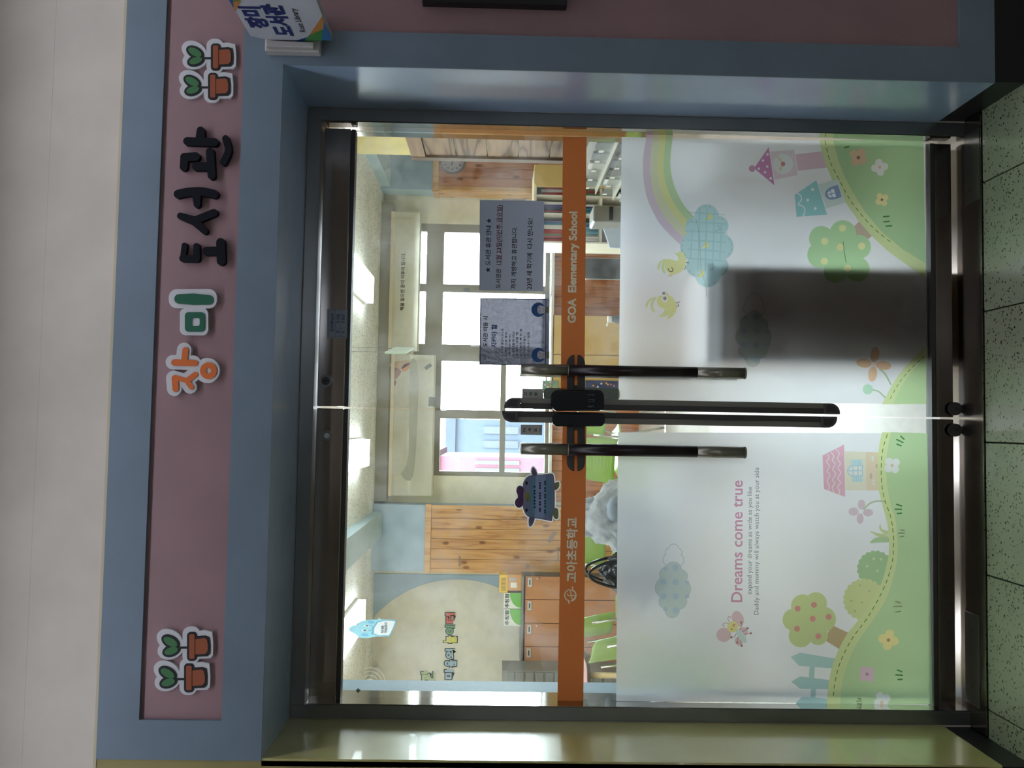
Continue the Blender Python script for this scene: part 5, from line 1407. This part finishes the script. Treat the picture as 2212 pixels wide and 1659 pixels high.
for bi, (xa_, xb_) in enumerate(bays):
    for si, zz in ((3, sh[3]), (2, sh[2])):
        x = xa_ + .002; ti = 0; i = 0
        while x < xb_ - .035 and i < 10:
            wd = random.uniform(.012, .022); h = random.uniform(.14, .165) if si == 3 else random.uniform(.17, .21)
            ci = random.randrange(10)
            book(wd, h, 0.0, x, .06 + BY * 0 + T.loc.y + random.uniform(0, .03), zz + .001, ci,
                 '%s book, %s from the left on the %s shelf of the bookcase %s' % (names[ci], ordn[i], 'top' if si == 3 else 'second', pos[bi])) if False else \
            book(wd, h, 0.0, T.loc.x + x, T.loc.y + .06 + random.uniform(0, .03), zz + .001, ci,
                 '%s book, %s from left on %s shelf, bookcase %s' % (names[ci], ordn[i], 'top' if si == 3 else 'second', pos[bi]))
            x += wd + .0015; i += 1
# pocket rack along the right side
rx = 1.27
T = Th('pocket_rack', 'clear acrylic pocket rack with dark cards on the counter at right', 'rack', (rx, 1.3, .6))
M_acr = clearish('clear acrylic', (196, 200, 192), .3, .1)
M_card = mat('dark card', (70, 78, 78), .5); M_tagw = mat('rack tag', (206, 206, 200), .6)
bb = Bm(); bb.box(.12, .14, 0, 1.0, 0, .44); bb.out('back_board', mat('rack back', (150, 146, 134), .5), T.o)
for r_ in range(4):
    xo = .1 - .035 * (3 - r_); zz = r_ * .105
    bb = Bm(); bb.box(xo - .03, .12, 0, 1.0, zz, zz + .006); bb.out('ledge', mat('rack ledge', (196, 194, 180), .4), T.o)
    for k in range(6):
        y0 = .01 + k * .165
        bb = Bm(); bb.box(xo - .004, xo, y0, y0 + .155, zz + .007, zz + .075); bb.out('pocket', M_acr, T.o)
        if (k + r_) % 4 != 3:
            bb = Bm(); bb.box(xo + .004, xo + .016, y0 + .02, y0 + .12, zz + .007, zz + .09); bb.out('card', M_card if (k + r_) % 3 else M_tagw, T.o)
        bb = Bm(); bb.box(xo - .0055, xo - .0042, y0 + .11, y0 + .14, zz + .045, zz + .07); bb.out('tag', M_tagw, T.o)
Tc = Th('service_counter', 'white service counter under the pocket rack', 'counter', (.82, 1.0, 0))
bb = Bm(); bb.box(0, .98, 0, 1.6, .57, .6); bb.out('counter_top', mat('counter white', (214, 218, 224), .4), Tc.o, bevel=.003)
bb = Bm(); bb.box(.03, .95, .03, 1.57, 0, .57); bb.out('counter_body', mat('counter body', (212, 218, 228), .6), Tc.o)
c = PY(1325, 470, 1.22)
T = Th('label_printer', 'grey desk printer in front of the pocket rack', 'printer', (c.x - .035, 1.16, .601))
hz = PY(1278, 470, 1.22).z - .601
bb = Bm(); bb.box(0, .078, 0, .16, 0, hz); bb.out('body', mat('printer grey', (150, 150, 146), .4), T.o, bevel=.01)
bb = Bm(); bb.box(.008, .07, -.002, .0, hz * .8, hz * .84); bb.out('slot', M_black, T.o)
c = PY(1340, 516, 1.12)
T = Th('folded_card', 'white folded card standing beside the grey printer', 'card', (c.x, 1.12, .601))
pts = [(PY(1304, 493, 1.12).x - c.x, PY(1304, 493, 1.12).z - .601), (PY(1318, 534, 1.12).x - c.x, PY(1318, 534, 1.12).z - .601), (-.05, 0), (.06, 0)]
bb = Bm(); bb.prism([pts[3], pts[0], pts[1], pts[2]], 0, .02); bb.out('card', film('card white', (232, 240, 250), .6), T.o)
c = PY(1300, 580, CAM.y + 5.3)
T = Th('grey_screen', 'narrow dark grey screen on a stand in front of the pine wainscot', 'screen', (c.x, c.y, 0))
w = .065; za = PY(1264, 580, c.y).z
bb = Bm(); bb.prism(rrect(-w, za - .3, w, za, .012), 0, .02); bb.out('screen_panel', mat('screen grey', (84, 86, 88), .4), T.o)
bb = Bm(); bb.prism(rrect(-w - .004, za - .304, w + .004, za + .004, .014), .008, .024); bb.out('silver_edge', mat('silver edge', (196, 198, 198), .3, .6), T.o)
bb = Bm(); bb.tube([(0, .012, .012), (0, .012, za - .29)], .014, 10); bb.out('post', M_dark, T.o)
bb = Bm(); bb.tube([(0, .012, 0), (0, .012, .015)], .14, 24); bb.out('base', M_dark, T.o)
# ochre cabinet under the windows
OY = 5.45
x0, x1 = PY(1250, 852, OY).x, PY(1250, 681, OY).x; h = PY(1189, 760, OY).z
T = Th('ochre_cabinet', 'ochre low cabinet under the window between the doors and the wainscot', 'cabinet', (x0, OY, 0))
M_oc = mat('ochre laminate', (196, 160, 92), .5)
bb = Bm(); bb.box(0, x1 - x0, .02, .44, 0, h - .02); bb.out('body', M_oc, T.o)
for k in range(2):
    w = (x1 - x0) / 2
    bb = Bm(); bb.box(k * w + .004, (k + 1) * w - .004, 0, .018, .06, h - .03); d = bb.out('door', M_oc, T.o, bevel=.003)
bb = Bm(); bb.box(-.01, x1 - x0 + .01, -.01, .45, h - .02, h); bb.out('top', mat('white laminate', (214, 210, 204), .4), T.o, bevel=.003)
for k, (xa_, xb_, c_, lb) in enumerate(((1172, 1206, (110, 140, 116), 'green patterned picture book standing behind the lock'), (1266, 1338, (46, 52, 84), 'navy flowered poster behind the lock'))):
    p = PY(xa_, 848, OY - .05 - k * .03); q = PY(xb_, 822, OY - .05 - k * .03)
    T = Th('printed_panel', lb, 'poster', (p.x, OY - .0125, q.z))
    bb = Bm(); bb.box(0, q.x - p.x, 0, .012, 0, p.z - q.z); bb.out('board', mat('panel %d' % c_[0], c_, .5, var=.3, scale=25), T.o)
    for j in range(9):
        bb = Bm(); bb.tube([(random.uniform(.01, q.x - p.x - .01), 0, random.uniform(.02, p.z - q.z - .02)), ] * 1 + [], .01) if False else None
        pt_ = (random.uniform(.015, q.x - p.x - .015), random.uniform(.015, p.z - q.z - .015))
        plate('printed_flower', [flower(pt_[0], pt_[1], .011, 5, j)], mat('flower %d' % (j % 3), ((206, 150, 80), (180, 110, 130), (196, 196, 190))[j % 3], .6), T.o, -.0015, .001)
# pump bottle on a slim plant stand beyond the film
c = PY(1330, 690, 2.9)
T = Th('pump_bottle', 'small grey bottle with a white pump in front of the ochre cabinet', 'bottle', (c.x, 2.9, .5))
zt_ = PY(1313, 690, 2.9).z - .5
bb = Bm(); bb.tube([(0, 0, 0), (0, 0, zt_ * .8), (0, 0, zt_ * .9)], [.03, .028, .016], 16); bb.out('bottle_body', mat('bottle grey', (96, 100, 106), .4), T.o, smooth=True)
bb = Bm(); bb.tube([(0, 0, zt_ * .9), (0, 0, zt_)], .022, 14); bb.tube([(0, 0, zt_ * .97), (-.045, 0, zt_ * 1.02)], .006, 8); bb.out('pump', mat('pump white', (226, 224, 216), .4), T.o, smooth=True)
St = Th('slim_stand', 'slim white stand carrying the grey pump bottle', 'stand', (c.x, 2.9, 0))
bb = Bm(); bb.prism_z(circ((0, 0), .11, 28), .48, .499); bb.out('stand_top', mat('white laminate', (214, 210, 204), .4), St.o)
bb = Bm(); bb.tube([(0, 0, .02), (0, 0, .48)], .018, 12); bb.out('post', M_chr, St.o)
bb = Bm(); bb.prism_z(circ((0, 0), .12, 28), 0, .02); bb.out('base', M_chr, St.o)
# dark cabinet right behind the film of the right door
x0, x1 = PY(1800, 792, .3).x, PY(1800, 598, .3).x; zt = PY(1527, 700, .24).z
T = Th('book_return_box', 'dark brown box standing right behind the frosted right door', 'box', (x0, .2, 0))
W_dk = wood('dark oak', (178, 132, 88), (150, 106, 70), 'Z', 8, knots=False)
bb = Bm(); bb.box(0, x1 - x0, 0, .42, .03, zt); bb.out('body', W_dk, T.o, bevel=.004)
bb = Bm(); bb.box(-.01, x1 - x0 + .01, -.01, .43, zt, zt + .02); bb.out('lid', W_dk, T.o, bevel=.004)
bb = Bm(); bb.box(.06, x1 - x0 - .06, .42, .424, zt - .2, zt - .14); bb.out('slot', M_black, T.o)
bb = Bm(); bb.box(.02, x1 - x0 - .02, .02, .4, 0, .03); bb.out('plinth', M_black, T.o)
# hanging character sign
Zg = zm(740, 1280, .1688)
HY = 2.6
hc = PY(800, 1360, HY)
T = Th('hanging_character', 'pale blue smiling hanging sign below the library ceiling', 'hanging sign', (hc.x, HY, hc.z))
lay = [('body', (150, 206, 222), [smooth(Zg([(80, 465), (110, 432), (165, 415), (230, 370), (350, 348), (445, 346), (465, 320), (495, 345), (640, 350), (682, 382), (612, 540), (560, 560), (430, 562), (330, 582), (215, 575), (150, 525), (100, 500)]), 3, True)]),
       ('cheek', (116, 180, 212), [circ(Zg([(365, 378)])[0], 8, 20, 3.4, .05), circ(Zg([(285, 542)])[0], 8, 20, 3.4, .05)]),
       ('card_edge', (104, 166, 196), [smooth(Zg([(440, 370), (660, 352), (682, 385), (612, 545), (560, 560), (385, 535), (370, 515)]), 2, True)]),
       ('card', (222, 226, 228), [smooth(Zg([(455, 378), (650, 364), (668, 388), (602, 534), (555, 545), (400, 525)]), 2, True)]),
       ('eye_white', (216, 228, 230), [circ(Zg([(305, 427)])[0], 6, 20, 2.2, .05), circ(Zg([(275, 485)])[0], 6, 20, 2.2, .05)]),
       ('eye', (90, 96, 92), [circ(Zg([(312, 426)])[0], 3.4, 14, 1.6), circ(Zg([(284, 484)])[0], 3.4, 14, 1.6)]),
       ('smile', (84, 128, 150), strokes(smooth(Zg([(350, 420), (385, 435), (375, 470), (332, 492)]), 4), .9)),
       ('red_mark', (170, 96, 104), [circ(Zg([(190, 402)])[0], 2.4, 12, 1.2)])]
V, res = cdt([[[T.uv(p) for p in q] for q in l[2]] for l in lay])
for (nm, c_, _), tr in zip(lay, res): link(nm, tri_mesh(nm, V, tr, 0, .004), mat('char %d %d' % (c_[0], c_[2]), c_, .5), T.o)
for body_, l, r in (('모둠', (829, 1368), (833, 1351)), ('학습공간', (836, 1367), (843, 1344))):
    a = T.uv(l, -.001); c_ = T.uv(r, -.001); text('lettering', body_, a, c_[0], mat('sign text', (70, 92, 116), .6), T.o, -.001, abs(T.uv((l[0] - 6, l[1]))[1] - a[1]), .02)
ph = T.uv((760, 1358))
bb = Bm(); bb.tube([(ph[0], .002, ph[1]), (ph[0], .002, ZC - .001 - hc.z)], .0015, 6); bb.out('thread', mat('thread', (206, 206, 200), .6), T.o)
# edge-on hanging sign in the middle
c = PY(866, 757, CAM.y + 5.4)
T = Th('hanging_board', 'small pale green board hanging edge-on in the middle of the room', 'hanging sign', c, 1.42)
bb = Bm(); bb.box(-.26, .26, -.006, .006, -.06, .07); bb.out('board', mat('board pale green', (176, 190, 164), .5), T.o)
for s_ in (-.2, .2):
    bb = Bm(); bb.tube([(s_, 0, .07), (s_, 0, ZC - c.z - .001)], .0016, 6); bb.out('wire', mat('thin wire', (120, 116, 104), .5), T.o)
# wire fan guard on the wall at the far left
c = PY(800, 1474, 5.6)
T = Th('wall_fan', 'white wire fan guard near the ceiling at the left', 'fan', (c.x, 5.6, c.z))
for k in range(4):
    r_ = .05 + .03 * k
    bb = Bm(); bb.tube([(r_ * cos(t), -.02 * (3 - k), r_ * sin(t)) for t in [i * pi / 14 for i in range(29)]], .0035, 6, False); bb.out('ring', mat('fan wire', (232, 230, 224), .5), T.o)
bb = Bm(); bb.tube([(0, .0, 0), (0, YB - .02 - 5.6, 0)], .03, 14); bb.out('motor', mat('fan wire', (232, 230, 224), .5), T.o)
# clock on the right pillar
cc = PY(978, 348, PF - .04)
T = Th('wall_clock', 'round grey wall clock on the right pillar, half hidden', 'clock', (cc.x, PF - .022, cc.z))
r_ = .132
bb = Bm(); bb.tube([(0, -.03, 0), (0, 0, 0)], r_, 40); bb.out('case', mat('clock rim', (112, 108, 112), .4), T.o)
bb = Bm(); bb.tube([(0, -.033, 0), (0, -.029, 0)], r_ * .86, 40); f_ = bb.out('dial', mat('clock dial', (166, 158, 160), .5), T.o)
for h_ in range(12):
    a = h_ * pi / 6
    plate('hour_mark', [[(p[0], p[1]) for p in circ((r_ * .68 * sin(a), r_ * .68 * cos(a)), .011, 12, .016)]], mat('hour grey', (120, 112, 116), .6), f_, -.0342, .001)
plate('hand', strokes([(0, 0), (0, -r_ * .5)], .008), M_black, f_, -.036, .001)
plate('hand', strokes([(0, 0), (-r_ * .35, .01)], .008), M_black, f_, -.0375, .001)
